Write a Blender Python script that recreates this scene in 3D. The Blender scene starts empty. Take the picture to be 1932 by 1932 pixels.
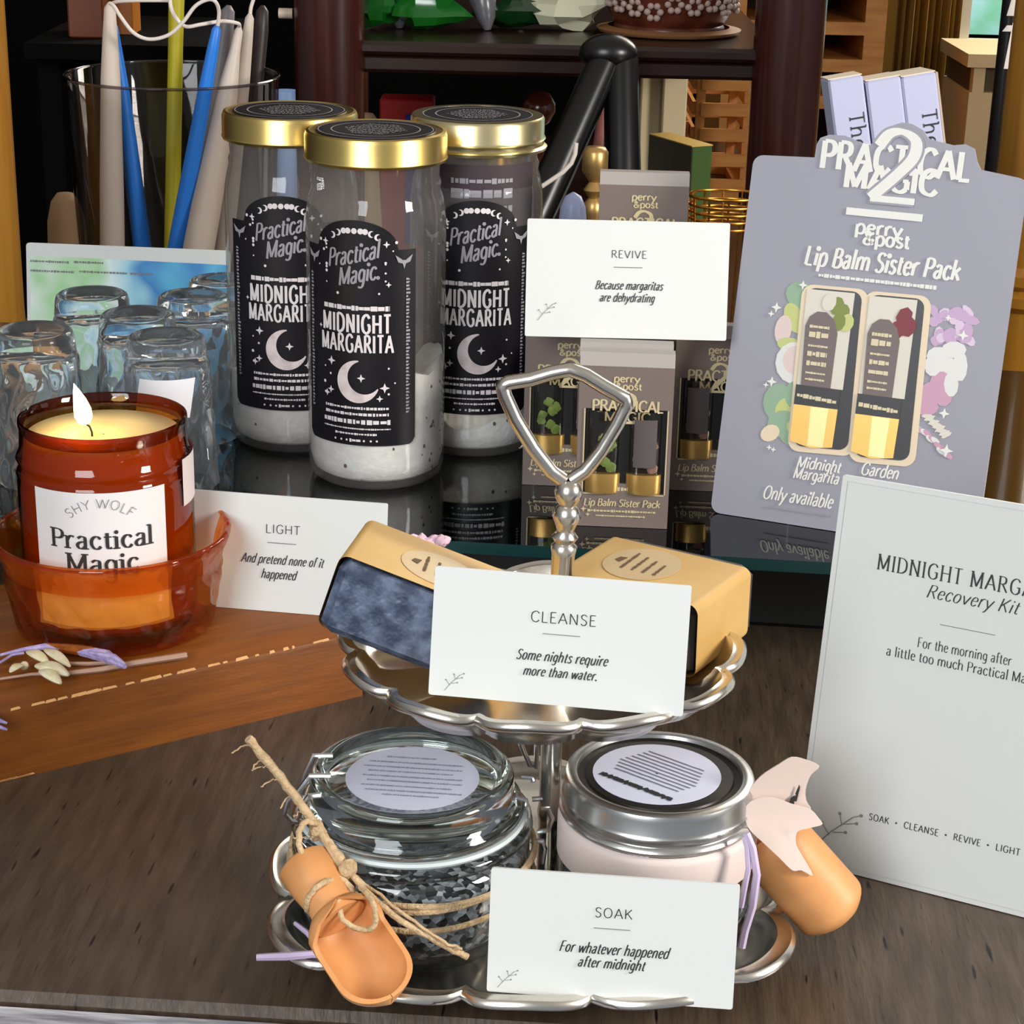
import bpy, math, random
from math import sin, cos, pi, radians as R, sqrt, atan2
from mathutils import Vector, Matrix, noise
random.seed(7)
S = bpy.context.scene
C = S.collection

# ------------------------------------------------------------------ camera
CAM_H, PITCH, ROLL, FPX = 0.40, 20.0, 1.3, 3700.0
_F = Vector((0, cos(R(PITCH)), -sin(R(PITCH))))
_R0 = Vector((1, 0, 0)); _U0 = Vector((0, sin(R(PITCH)), cos(R(PITCH))))
_R = _R0*cos(R(ROLL)) + _U0*sin(R(ROLL)); _U = -_R0*sin(R(ROLL)) + _U0*cos(R(ROLL))
EYE = Vector((0, 0, CAM_H))
cd = bpy.data.cameras.new('camera'); cam = bpy.data.objects.new('camera', cd); C.objects.link(cam)
cd.sensor_width = 36; cd.lens = 36*FPX/1932; cd.clip_start = 0.02; cd.clip_end = 30
mw = Matrix((_R, _U, -_F)).transposed().to_4x4(); mw.translation = EYE
cam.matrix_world = mw
S.camera = cam
# ------------------------------------------------------------------ world, light, exposure
W = bpy.data.worlds.new('world'); S.world = W; W.use_nodes = True
wn = W.node_tree.nodes; wl = W.node_tree.links
bg = wn['Background']
tc = wn.new('ShaderNodeTexCoord'); sx = wn.new('ShaderNodeSeparateXYZ'); rp = wn.new('ShaderNodeValToRGB'); mr = wn.new('ShaderNodeMapRange')
wl.new(tc.outputs['Generated'], sx.inputs[0]); wl.new(sx.outputs['Y'], mr.inputs[0])
mr.inputs[1].default_value = -1; mr.inputs[2].default_value = 1
rp.color_ramp.elements[0].position = 0.15; rp.color_ramp.elements[0].color = (.62, .66, .72, 1)
rp.color_ramp.elements[1].position = 0.75; rp.color_ramp.elements[1].color = (.10, .085, .07, 1)
wl.new(mr.outputs[0], rp.inputs[0])
zr = wn.new('ShaderNodeMapRange'); zr.inputs[1].default_value = .15; zr.inputs[2].default_value = .9; wl.new(sx.outputs['Z'], zr.inputs[0])
mxw = wn.new('ShaderNodeMix'); mxw.data_type = 'RGBA'; mxw.inputs[7].default_value = (.95, .90, .82, 1)      # pale lit ceiling overhead
wl.new(zr.outputs[0], mxw.inputs[0]); wl.new(rp.outputs[0], mxw.inputs[6]); wl.new(mxw.outputs[2], bg.inputs['Color'])
bg.inputs['Strength'].default_value = 0.36
def area(name, loc, target, sx_, sy_, power, col):
    l = bpy.data.lights.new(name, 'AREA'); l.shape = 'RECTANGLE'; l.size = sx_; l.size_y = sy_; l.energy = power; l.color = col
    o = bpy.data.objects.new(name, l); C.objects.link(o); o.location = loc
    o.rotation_euler = (Vector(target)-Vector(loc)).to_track_quat('-Z', 'Y').to_euler()
    return o
area('window_daylight', (-0.60, -0.70, .82), (0, .8, .08), .7, .8, 18.5, (.93, .965, 1))
area('side_window_daylight', (1.25, 0.22, 0.62), (0.0, .7, .03), .35, .45, 20, (1, .95, .88))
area('back_window_daylight', (1.25, 3.3, 1.35), (.2, .8, .1), 1.3, 1.1, 60, (1, .93, .82))
VS = S.view_settings
VS.view_transform = 'Standard'; VS.look = 'None'; VS.gamma = 1; VS.exposure = 0.24; VS.use_curve_mapping = False

# ------------------------------------------------------------------ helpers
def ray(px, py): return _F + _R*((px-966)/FPX) + _U*((966-py)/FPX)
def on_z(px, py, z):
    d = ray(px, py); return EYE + d*((z-CAM_H)/d.z)
def on_y(px, py, y):
    d = ray(px, py); return EYE + d*(y/d.y)
def lin(c):
    return tuple((x/12.92 if x <= .04045 else ((x+.055)/1.055)**2.4) for x in (v/255 for v in c)) + (1,)

class MB:
    def __init__(s): s.v = []; s.f = []; s.m = []
    def face(s, pts, mi=0):
        b = len(s.v); s.v += [Vector(p) for p in pts]; s.f.append(tuple(range(b, b+len(pts)))); s.m.append(mi)
    def raw(s, vs, fs, mi=0):
        b = len(s.v); s.v += [Vector(p) for p in vs]
        for f in fs: s.f.append(tuple(b+i for i in f)); s.m.append(mi)
    def box(s, lo, hi, mi=0, bev=0.0, M=None):
        x0, y0, z0 = lo; x1, y1, z1 = hi
        if bev <= 0:
            vs = [(x0,y0,z0),(x1,y0,z0),(x1,y1,z0),(x0,y1,z0),(x0,y0,z1),(x1,y0,z1),(x1,y1,z1),(x0,y1,z1)]
            fs = [(3,2,1,0),(4,5,6,7),(0,1,5,4),(1,2,6,5),(2,3,7,6),(3,0,4,7)]
        else:
            b = bev; vs = []; ring = []
            def rect(x0,y0,x1,y1,z,b):
                return [(x0+b,y0,z),(x1-b,y0,z),(x1,y0+b,z),(x1,y1-b,z),(x1-b,y1,z),(x0+b,y1,z),(x0,y1-b,z),(x0,y0+b,z)]
            L = [rect(x0+b,y0+b,x1-b,y1-b,z0,b*.6), rect(x0,y0,x1,y1,z0+b,b), rect(x0,y0,x1,y1,z1-b,b), rect(x0+b,y0+b,x1-b,y1-b,z1,b*.6)]
            for r in L: vs += r
            fs = [tuple(range(7,-1,-1)), tuple(range(24,32))]
            for k in range(3):
                for i in range(8):
                    j = (i+1) % 8; fs.append((k*8+i, k*8+j, k*8+8+j, k*8+8+i))
        if M is not None: vs = [M @ Vector(p) for p in vs]
        s.raw(vs, fs, mi)
    def rings(s, rings, mi=0, closed=True, cap0=False, cap1=False):
        n = len(rings[0]); vs = [p for r in rings for p in r]; fs = []
        for k in range(len(rings)-1):
            for i in range(n if closed else n-1):
                j = (i+1) % n; fs.append((k*n+i, k*n+j, (k+1)*n+j, (k+1)*n+i))
        if cap0: fs.append(tuple(range(n-1, -1, -1)))
        if cap1: fs.append(tuple((len(rings)-1)*n+i for i in range(n)))
        s.raw(vs, fs, mi)
    def lathe(s, prof, n=48, c=(0,0,0), mi=0, mod=None, cap0=False, cap1=False):
        rs = []
        for (r, z) in prof:
            ring = []
            for i in range(n):
                a = 2*pi*i/n; rr = r*(mod(a, z) if mod else 1)
                ring.append((c[0]+rr*cos(a), c[1]+rr*sin(a), c[2]+z))
            rs.append(ring)
        s.rings(rs, mi, True, cap0, cap1)
    def tube(s, pts, r, n=8, mi=0, cap=True):
        pts = [Vector(p) for p in pts]; m = len(pts)
        rad = r if isinstance(r, (list, tuple)) else [r]*m
        rs = []; up = None
        for i in range(m):
            t = (pts[min(i+1, m-1)]-pts[max(i-1, 0)]); t = t.normalized() if t.length > 1e-9 else Vector((0,0,1))
            if up is None:
                up = t.orthogonal().normalized()
            else:
                up = up - t*up.dot(t); up = up.normalized() if up.length > 1e-6 else t.orthogonal().normalized()
            b = t.cross(up)
            rs.append([pts[i]+(up*cos(2*pi*k/n)+b*sin(2*pi*k/n))*rad[i] for k in range(n)])
        s.rings(rs, mi, True, cap, cap)
    def sphere(s, c, r, n=16, m=10, mi=0, sc=(1,1,1), jit=0, seed=0):
        rs = []
        for k in range(m+1):
            th = pi*k/m; ring = []
            for i in range(n):
                a = 2*pi*i/n
                d = Vector((max(sin(th),1e-3)*cos(a), max(sin(th),1e-3)*sin(a), -cos(th)))
                q = r*(1+jit*noise.noise(d*2.2+Vector((seed*3.1,0,0))))
                ring.append((c[0]+d.x*q*sc[0], c[1]+d.y*q*sc[1], c[2]+d.z*q*sc[2]))
            rs.append(ring)
        s.rings(rs, mi)
    def prism(s, poly, z0, z1, mi=0, M=None):
        n = len(poly); vs = [(x,y,z0) for x,y in poly]+[(x,y,z1) for x,y in poly]
        if M is not None: vs = [M @ Vector(p) for p in vs]
        fs = [tuple(range(n-1,-1,-1)), tuple(range(n,2*n))]+[(i,(i+1)%n,n+(i+1)%n,n+i) for i in range(n)]
        s.raw(vs, fs, mi)
    def xform(s, M): s.v = [M @ p for p in s.v]; return s
    def build(s, name, mats, parent=None, smooth=35, loc=None):
        me = bpy.data.meshes.new(name); me.from_pydata([tuple(p) for p in s.v], [], s.f)
        mats = mats if isinstance(mats, (list, tuple)) else [mats]
        for m in mats: me.materials.append(m)
        if len(mats) > 1: me.polygons.foreach_set('material_index', s.m)
        me.update()
        if smooth:
            me.polygons.foreach_set('use_smooth', [True]*len(me.polygons)); me.set_sharp_from_angle(angle=R(smooth))
        o = bpy.data.objects.new(name, me); C.objects.link(o)
        if parent: o.parent = parent
        if loc is not None: o.location = loc
        return o

def tag(o, label, cat, group=None):
    o['label'] = label; o['category'] = cat
    if group: o['group'] = group
    return o
def thing(name, label, cat, loc=(0,0,0), M=None, group=None):
    o = bpy.data.objects.new(name, None); C.objects.link(o); o.empty_display_size = .01
    if M is not None: o.matrix_world = M
    else: o.location = loc
    return tag(o, label, cat, group)
def struct(o): o['kind'] = 'structure'; return o
def lab(o, t): o['label'] = t; return o
def copy_tree(o, parent=None):
    c = o.copy(); C.objects.link(c)
    if parent: c.parent = parent
    for ch in list(o.children): copy_tree(ch, c)
    return c

# ------------------------------------------------------------------ materials
def base_mat(name):
    m = bpy.data.materials.new(name); m.use_nodes = True
    return m, m.node_tree.nodes, m.node_tree.links
def mat(name, col, rough=.5, metal=0, spec=.5, var=0, vscale=60, vstretch=(1,1,1), bump=0, bscale=200, col2=None, sss=0, emit=None, estr=0, coat=0, contrast=(.35,.65), vor=False):
    m, N, L = base_mat(name); p = N['Principled BSDF']
    c1 = lin(col); p.inputs['Base Color'].default_value = c1; p.inputs['Roughness'].default_value = rough
    p.inputs['Metallic'].default_value = metal; p.inputs['Specular IOR Level'].default_value = spec
    p.inputs['Coat Weight'].default_value = coat
    if sss: p.inputs['Subsurface Weight'].default_value = sss; p.inputs['Subsurface Radius'].default_value = (.01,.006,.003); p.inputs['Subsurface Scale'].default_value = 1
    if emit: p.inputs['Emission Color'].default_value = lin(emit); p.inputs['Emission Strength'].default_value = estr
    if col2 or bump:
        t = N.new('ShaderNodeTexCoord'); mp = N.new('ShaderNodeMapping'); mp.inputs['Scale'].default_value = vstretch
        L.new(t.outputs['Object'], mp.inputs[0])
    if col2:
        if vor:
            n = N.new('ShaderNodeTexVoronoi'); n.inputs['Scale'].default_value = vscale; src = n.outputs['Color']
        else:
            n = N.new('ShaderNodeTexNoise'); n.inputs['Scale'].default_value = vscale; n.inputs['Detail'].default_value = 5; src = n.outputs[0]
        L.new(mp.outputs[0], n.inputs[0])
        r = N.new('ShaderNodeValToRGB'); L.new(src, r.inputs[0]); L.new(r.outputs[0], p.inputs['Base Color'])
        e = r.color_ramp.elements; e[0].position, e[1].position = contrast; e[0].color = c1; e[1].color = lin(col2)
    if bump:
        n2 = N.new('ShaderNodeTexVoronoi' if vor else 'ShaderNodeTexNoise'); n2.inputs['Scale'].default_value = bscale; L.new(mp.outputs[0], n2.inputs[0])
        b = N.new('ShaderNodeBump'); b.inputs['Strength'].default_value = bump; b.inputs['Distance'].default_value = .001
        L.new(n2.outputs[0], b.inputs['Height']); L.new(b.outputs[0], p.inputs['Normal'])
    return m
def thin_glass(name, tint, edge, rough=.02, refl=1.0, bump=0, bscale=60, bstretch=(1,1,1)):
    # a clear sheet: straight-through light tinted by the sheet, plus a Fresnel reflection
    m, N, L = base_mat(name); N.remove(N['Principled BSDF']); out = N['Material Output']
    tr = N.new('ShaderNodeBsdfTransparent'); gl = N.new('ShaderNodeBsdfGlossy'); gl.inputs['Roughness'].default_value = rough
    lw = N.new('ShaderNodeLayerWeight'); lw.inputs['Blend'].default_value = .28
    mx = N.new('ShaderNodeMix'); mx.data_type = 'RGBA'; mx.inputs[6].default_value = lin(tint); mx.inputs[7].default_value = lin(edge)
    L.new(lw.outputs['Facing'], mx.inputs[0]); L.new(mx.outputs[2], tr.inputs[0])
    fr = N.new('ShaderNodeFresnel'); ge = N.new('ShaderNodeNewGeometry'); io = N.new('ShaderNodeMath'); io.operation = 'MULTIPLY_ADD'
    io.inputs[1].default_value = 1/1.5-1.5; io.inputs[2].default_value = 1.5; L.new(ge.outputs['Backfacing'], io.inputs[0]); L.new(io.outputs[0], fr.inputs['IOR'])   # same mirror strength seen from either side of the sheet
    mu = N.new('ShaderNodeMath'); mu.operation = 'MULTIPLY'; mu.inputs[1].default_value = refl; mu.use_clamp = True; L.new(fr.outputs[0], mu.inputs[0])
    ms = N.new('ShaderNodeMixShader'); L.new(mu.outputs[0], ms.inputs[0]); L.new(tr.outputs[0], ms.inputs[1]); L.new(gl.outputs[0], ms.inputs[2])
    if bump:
        t = N.new('ShaderNodeTexCoord'); mp = N.new('ShaderNodeMapping'); mp.inputs['Scale'].default_value = bstretch; L.new(t.outputs['Object'], mp.inputs[0])
        n = N.new('ShaderNodeTexNoise'); n.inputs['Scale'].default_value = bscale; L.new(mp.outputs[0], n.inputs[0])
        b = N.new('ShaderNodeBump'); b.inputs['Strength'].default_value = bump; b.inputs['Distance'].default_value = .002
        L.new(n.outputs[0], b.inputs['Height'])
        for q in (gl, fr, lw): L.new(b.outputs[0], q.inputs['Normal'])
    L.new(ms.outputs[0], out.inputs[0]); return m
def real_glass(name, col, rough=.0, ior=1.45, bump=0, bscale=60):
    m, N, L = base_mat(name); N.remove(N['Principled BSDF']); g = N.new('ShaderNodeBsdfGlass')
    g.inputs['Color'].default_value = lin(col); g.inputs['Roughness'].default_value = rough; g.inputs['IOR'].default_value = ior
    if bump:
        t = N.new('ShaderNodeTexCoord'); n = N.new('ShaderNodeTexNoise'); n.inputs['Scale'].default_value = bscale; L.new(t.outputs['Object'], n.inputs[0])
        b = N.new('ShaderNodeBump'); b.inputs['Strength'].default_value = bump; b.inputs['Distance'].default_value = .002
        L.new(n.outputs[0], b.inputs['Height']); L.new(b.outputs[0], g.inputs['Normal'])
    L.new(g.outputs[0], N['Material Output'].inputs[0]); return m

M_ = {}
M_['table'] = mat('dark_wood', (62,50,40), .38, col2=(88,73,59), vscale=55, vstretch=(3.2,.45,1), bump=.35, bscale=160, contrast=(.3,.7))
_n = M_['table'].node_tree; _N, _L = _n.nodes, _n.links; _p = _N['Principled BSDF']      # short dark pores along the grain
_tx = _N.new('ShaderNodeTexCoord'); _mp = _N.new('ShaderNodeMapping'); _mp.inputs['Scale'].default_value = (420, 52, 1); _mp.inputs['Rotation'].default_value = (0, 0, .12); _L.new(_tx.outputs['Object'], _mp.inputs[0])
_no = _N.new('ShaderNodeTexNoise'); _no.inputs['Scale'].default_value = 1; _no.inputs['Detail'].default_value = 1; _L.new(_mp.outputs[0], _no.inputs[0])
_rm = _N.new('ShaderNodeMapRange'); _rm.inputs[1].default_value = .68; _rm.inputs[2].default_value = .76; _L.new(_no.outputs[0], _rm.inputs[0])
_mx = _N.new('ShaderNodeMix'); _mx.data_type = 'RGBA'; _mx.inputs[7].default_value = lin((20,14,10)); _src = _p.inputs['Base Color'].links[0].from_socket; _L.new(_src, _mx.inputs[6]); _L.new(_rm.outputs[0], _mx.inputs[0]); _L.new(_mx.outputs[2], _p.inputs['Base Color'])
M_['trim'] = mat('weathered_white_wood', (120,120,126), .55, col2=(205,205,212), vscale=60, vstretch=(.5,5,5), bump=.3)
M_['board'] = mat('orange_brown_wood', (104,54,11), .42, col2=(134,75,20), vscale=38, vstretch=(.6,4,4), bump=.25, bscale=90, contrast=(.25,.75))
M_['chip'] = mat('bare_chipped_wood', (214,160,100), .7)
M_['card'] = mat('white_card', (215,217,213), .65, spec=.3)
M_['creamcard'] = mat('cream_card', (228,225,216), .65, spec=.3)
M_['ink'] = mat('dark_ink', (40,40,42), .6)
M_['greyink'] = mat('grey_ink', (120,120,120), .6)
M_['sprig'] = mat('grey_green_ink', (128,134,126), .6)
M_['gold'] = mat('brushed_gold_tin', (214,186,112), .3, 1)
M_['palegold'] = mat('pale_gold_tin', (222,208,160), .28, 1)
M_['silver'] = mat('silver_plate', (222,216,206), .24, 1, bump=.08, bscale=80)
M_['tin'] = mat('silver_tin', (206,206,204), .26, 1)
M_['darktin'] = mat('dark_lid_top', (60,56,52), .3, .8)
M_['wire'] = mat('steel_wire', (215,215,215), .22, 1)
M_['jar'] = thin_glass('clear_jar_glass', (252,253,253), (176,178,182), .03, 1.0, .25, 70, (1,1,.3))
M_['tallglass'] = thin_glass('tall_vessel_glass', (248,247,246), (178,174,178), .03, .9)
M_['clampglass'] = thin_glass('clamp_jar_glass', (240,246,246), (150,164,164), .04, 1.6)
M_['tumbler'] = real_glass('rippled_clear_glass', (252,254,255), 0, 1.24)
M_['lidglass'] = real_glass('thick_lid_glass', (250,254,254), .05, 1.45)
M_['amber'] = thin_glass('amber_jar_glass', (190,116,36), (118,48,8), .04, 1.0)
M_['amberrim'] = thin_glass('amber_rim_glass', (226,140,44), (120,50,10), .03, 1.6)
M_['bowl'] = thin_glass('pressed_amber_bowl_glass', (252,208,140), (238,158,78), .05, 1.8, 1, 45)
_t = M_['bowl'].node_tree; _tr = _t.nodes.new('ShaderNodeBsdfTranslucent'); _tr.inputs[0].default_value = lin((240,160,70)); _mx = _t.nodes.new('ShaderNodeMixShader'); _mx.inputs[0].default_value = .2
_o = _t.nodes['Material Output']; _s = _o.inputs[0].links[0].from_socket; _t.links.new(_s, _mx.inputs[1]); _t.links.new(_tr.outputs[0], _mx.inputs[2]); _t.links.new(_mx.outputs[0], _o.inputs[0])
def dust_and_haze(m, col, f):      # salt dust on jars; on tumblers an added haze that lightens the glass
    t = m.node_tree; d = t.nodes.new('ShaderNodeBsdfDiffuse'); d.inputs[0].default_value = lin(col); e = t.nodes.new('ShaderNodeBsdfTranslucent'); e.inputs[0].default_value = lin(col)
    a = t.nodes.new('ShaderNodeMixShader'); t.links.new(d.outputs[0], a.inputs[1]); t.links.new(e.outputs[0], a.inputs[2]); x = t.nodes.new('ShaderNodeMixShader'); x.inputs[0].default_value = f
    o = t.nodes['Material Output']; t.links.new(o.inputs[0].links[0].from_socket, x.inputs[1]); t.links.new(a.outputs[0], x.inputs[2]); t.links.new(x.outputs[0], o.inputs[0])
dust_and_haze(M_['jar'], (226,220,214), .10); dust_and_haze(M_['tumbler'], (226,230,238), .055)
_t = M_['bowl'].node_tree; _g = _t.nodes.new('ShaderNodeBsdfGlass'); _g.inputs['Color'].default_value = lin((252,196,120)); _g.inputs['IOR'].default_value = 1.25
_b = [q for q in _t.nodes if q.type == 'BUMP'][0]; _b.inputs['Distance'].default_value = .004; _t.links.new(_b.outputs[0], _g.inputs['Normal']); _x = _t.nodes.new('ShaderNodeMixShader'); _x.inputs[0].default_value = .45
_o = _t.nodes['Material Output']; _t.links.new(_o.inputs[0].links[0].from_socket, _x.inputs[1]); _t.links.new(_g.outputs[0], _x.inputs[2]); _t.links.new(_x.outputs[0], _o.inputs[0])
M_['shelfglass'] = thin_glass('shelf_glass', (150,170,168), (60,90,90), .02, 1.3)
M_['glassedge'] = mat('green_glass_edge', (16,50,50), .15, spec=.8)
M_['black'] = mat('matte_black', (14,13,13), .5)
M_['blacklabel'] = mat('black_label_paper', (17,14,20), .42, spec=.4)
M_['whiteprint'] = mat('off_white_print', (222,214,214), .5)
M_['greyprint'] = mat('grey_print', (150,146,152), .5)
M_['pinkgrey'] = mat('moon_print', (196,178,178), .6, col2=(225,212,210), vscale=160)
M_['salt'] = mat('white_salt', (230,227,220), .8, bump=.35, bscale=420, col2=(242,240,234), vscale=200)
M_['spice'] = mat('dark_spice', (96,74,48), .9)
M_['blacksalt'] = mat('black_bath_salt', (26,26,30), .5, col2=(190,190,196), vscale=430, contrast=(.35,.9), vor=True, bump=.8, bscale=430)
M_['lavlabel'] = mat('pale_lavender_paper', (206,208,226), .6)
M_['wax'] = mat('cream_wax', (248,222,160), .5, sss=.4, spec=.3)
M_['wick'] = mat('charred_wick', (40,28,16), .9)
M_['flame'] = mat('flame', (255,230,160), .5, emit=(255,214,140), estr=9)
M_['soap'] = mat('blue_black_soap', (56,66,88), .45, col2=(112,124,148), vscale=150, bump=1, bscale=220, contrast=(.4,.72))
M_['soapdark'] = mat('charcoal_soap', (40,36,36), .5, col2=(60,52,48), vscale=60, bump=.5, bscale=120)
M_['kraft'] = mat('kraft_paper', (190,150,84), .6, col2=(202,164,98), vscale=30)
M_['kraftsticker'] = mat('kraft_sticker', (188,160,116), .45)
M_['scoop'] = mat('pale_orange_wood', (204,140,84), .5, col2=(216,156,100), vscale=40, vstretch=(1,1,.2), spec=.35)
M_['twine'] = mat('jute_twine', (206,178,138), .9, bump=.8, bscale=900, col2=(178,150,112), vscale=300)
M_['signgrey'] = mat('grey_sign_board', (148,147,158), .5)
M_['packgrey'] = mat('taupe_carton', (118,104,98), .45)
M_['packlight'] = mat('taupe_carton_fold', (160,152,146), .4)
M_['packgold'] = mat('gold_foil_print', (222,204,160), .35, .3)
M_['tube'] = thin_glass('clear_tube', (235,232,226), (140,136,130), .05, 1.2)
M_['tubegold'] = mat('gold_tube_base', (214,172,98), .3, .7)
M_['green'] = mat('green_herb', (110,140,70), .6, col2=(150,176,90), vscale=200)
M_['darkwood'] = mat('mahogany', (52,20,16), .22, col2=(64,26,20), vscale=20, vstretch=(4,4,.4), spec=.6)
M_['espresso'] = mat('espresso_wood', (38,20,14), .25, spec=.6)
M_['goldpost'] = mat('golden_turned_wood', (156,104,30), .3, col2=(176,124,44), vscale=20, vstretch=(5,5,.3), coat=.3)
M_['crate'] = mat('orange_pine', (180,112,42), .55, col2=(200,134,58), vscale=30, vstretch=(.5,4,4))
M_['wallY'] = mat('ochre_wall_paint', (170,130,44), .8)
M_['wallD'] = mat('unlit_black_wall', (3,3,3), .9, spec=.1)  # darkness of the left background put into a near-black wall colour
M_['floor'] = mat('dark_floor_boards', (36,26,20), .5, col2=(52,38,30), vscale=8, vstretch=(1,6,1))
def P(px, py, y): return on_y(px, py, y)
# ------------------------------------------------------------------ pen lettering: skeleton glyphs drawn with a flat nib
GL = {
'A':'60|-2,0 30,70;-30,70 58,0;-12,24 48,24','B':'52|-9,0 9,70;9,70 30,69 40,62 40,48 30,39 9,38;9,38 34,37 46,28 45,10 34,1 9,0',
'C':'60|56,57 44,69 28,69 12,57 7,35 12,12 28,1 44,1 57,13','D':'62|-9,0 9,70;9,70 34,68 52,55 56,35 52,15 34,2 9,0','E':'48|-9,0 9,70;-9,70 43,70;-9,37 36,37;-9,0 45,0',
'F':'46|-9,0 9,70;-9,70 43,70;-9,37 36,37','G':'64|56,57 44,69 28,69 12,57 7,35 12,12 28,1 44,2 55,10;-56,8 56,32;-42,32 60,32','H':'64|-9,0 9,70;-55,0 55,70;-9,36 55,36',
'I':'20|-10,0 10,70','J':'40|28,70 28,14 20,1 6,3','K':'58|-9,0 9,70;-9,28 50,70;-22,40 54,0','L':'46|-9,0 9,70;-9,0 44,0','M':'76|-9,0 9,70;-9,70 37,4;-37,4 66,70;-66,70 66,0','N':'64|-9,0 9,70;-9,70 54,0;-54,0 54,70',
'O':'68|34,70 14,60 7,35 14,10 34,0 54,10 61,35 54,60 34,70','P':'50|-9,0 9,70;9,70 32,69 44,60 44,44 32,35 9,34','Q':'68|34,70 14,60 7,35 14,10 34,0 54,10 61,35 54,60 34,70;-40,16 62,-8','R':'56|-9,0 9,70;9,70 32,69 43,61 43,46 32,37 9,36;-26,36 54,0',
'S':'48|42,60 32,69 16,68 8,56 14,43 34,32 42,18 34,3 18,0 6,10','T':'54|-27,0 27,70;-3,70 51,70','U':'62|9,70 9,22 18,4 31,0 44,4 53,22 53,70','V':'58|-2,70 30,0;-30,0 56,70','W':'84|-2,70 22,0;-22,0 42,66;-42,66 62,0;-62,0 82,70','X':'58|-4,70 54,0;-4,0 54,70','Y':'56|-2,70 28,34;-54,70 28,34;-28,34 28,0','Z':'54|-6,70 48,70;-48,70 6,0;-6,0 50,0',
'a':'44|8,40 20,48 32,44 34,34;-34,36 34,0;34,27 16,25 6,14 12,2 24,1 34,10','b':'48|-8,0 8,74;8,34 20,47 34,46 43,30 40,8 28,0 14,2 8,10','c':'42|38,38 28,48 16,46 7,32 8,14 18,1 30,1 39,10','d':'50|-42,0 42,74;42,34 32,47 18,47 7,32 8,12 18,0 32,2 42,12','e':'43|8,27 38,27;38,27 36,41 24,48 12,42 7,26 12,7 24,0 39,9',
'f':'30|32,68 24,74 15,68 14,54;-14,54 14,0;-3,46 28,46','g':'46|38,46 38,2 33,-17 20,-22 7,-16;38,34 28,47 16,46 7,32 9,14 18,3 30,5 38,14','h':'50|-8,0 8,74;8,32 20,46 32,47 40,38 41,26;-41,28 41,0','i':'20|-10,0 10,46;10,61 11,66','j':'20|10,46 10,-10 4,-22','k':'48|-8,0 8,74;-8,20 40,46;-20,28 44,0','l':'20|-10,0 10,74',
'm':'76|-8,0 8,46;8,32 18,46 30,46 37,36 38,28;-38,30 38,0;38,32 48,46 60,46 67,36 68,28;-68,30 68,0','n':'50|-8,0 8,46;8,32 20,46 32,47 40,38 41,26;-41,28 41,0','o':'48|24,48 11,41 6,24 11,7 24,0 37,7 42,24 37,41 24,48','p':'48|-8,-22 8,46;8,34 20,47 34,46 43,30 40,8 28,0 14,2 8,10','q':'48|-40,-22 40,46;40,34 28,47 14,46 5,30 8,8 20,0 34,2 40,10','r':'34|-8,0 8,46;8,30 16,44 26,48 33,44',
's':'38|33,40 24,48 12,46 8,36 16,27 28,21 34,12 26,1 14,0 5,8','t':'30|14,62 14,10 20,1 29,4;-3,46 28,46','u':'50|8,46 8,16 15,3 26,0 36,8 42,18;-42,0 42,46','v':'46|-2,46 24,0;-24,0 44,46','w':'66|-2,46 18,0;-18,0 33,44;-33,44 48,0;-48,0 64,46','x':'44|-3,46 40,0;-3,0 40,46','y':'46|-2,46 24,2;44,46 24,2 14,-18 4,-22','z':'40|-4,46 36,46;-36,46 4,0;-4,0 38,0',
'.':'18|8,3 10,3','&':'60|54,30 40,6 22,0 8,10 12,26 30,42 34,58 24,68 14,58 22,42 54,0','2':'50|8,54 16,67 28,70 40,62 40,46 28,28 6,2;-6,2 46,2','-':'30|-4,26 26,26','3':'48|8,60 24,70 38,60 36,44 20,38;20,38 40,34 42,14 26,0 6,8',' ':'24|'}
def spline(pts, k=6):
    n = len(pts)
    if n < 3: return pts
    cl = pts[0] == pts[-1]; out = []
    for i in range(n-1):
        p1, p2 = pts[i], pts[i+1]
        p0 = pts[i-1] if i > 0 else (pts[-2] if cl else p1); p3 = pts[i+2] if i+2 < n else (pts[1] if cl else p2)
        for j in range(k):
            t = j/k
            out.append(tuple(.5*((2*b)+(-a+c)*t+(2*a-5*b+4*c-d)*t*t+(-a+3*b-3*c+d)*t**3) for a, b, c, d in zip(p0, p1, p2, p3)))
    out.append(pts[-1]); return out
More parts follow.
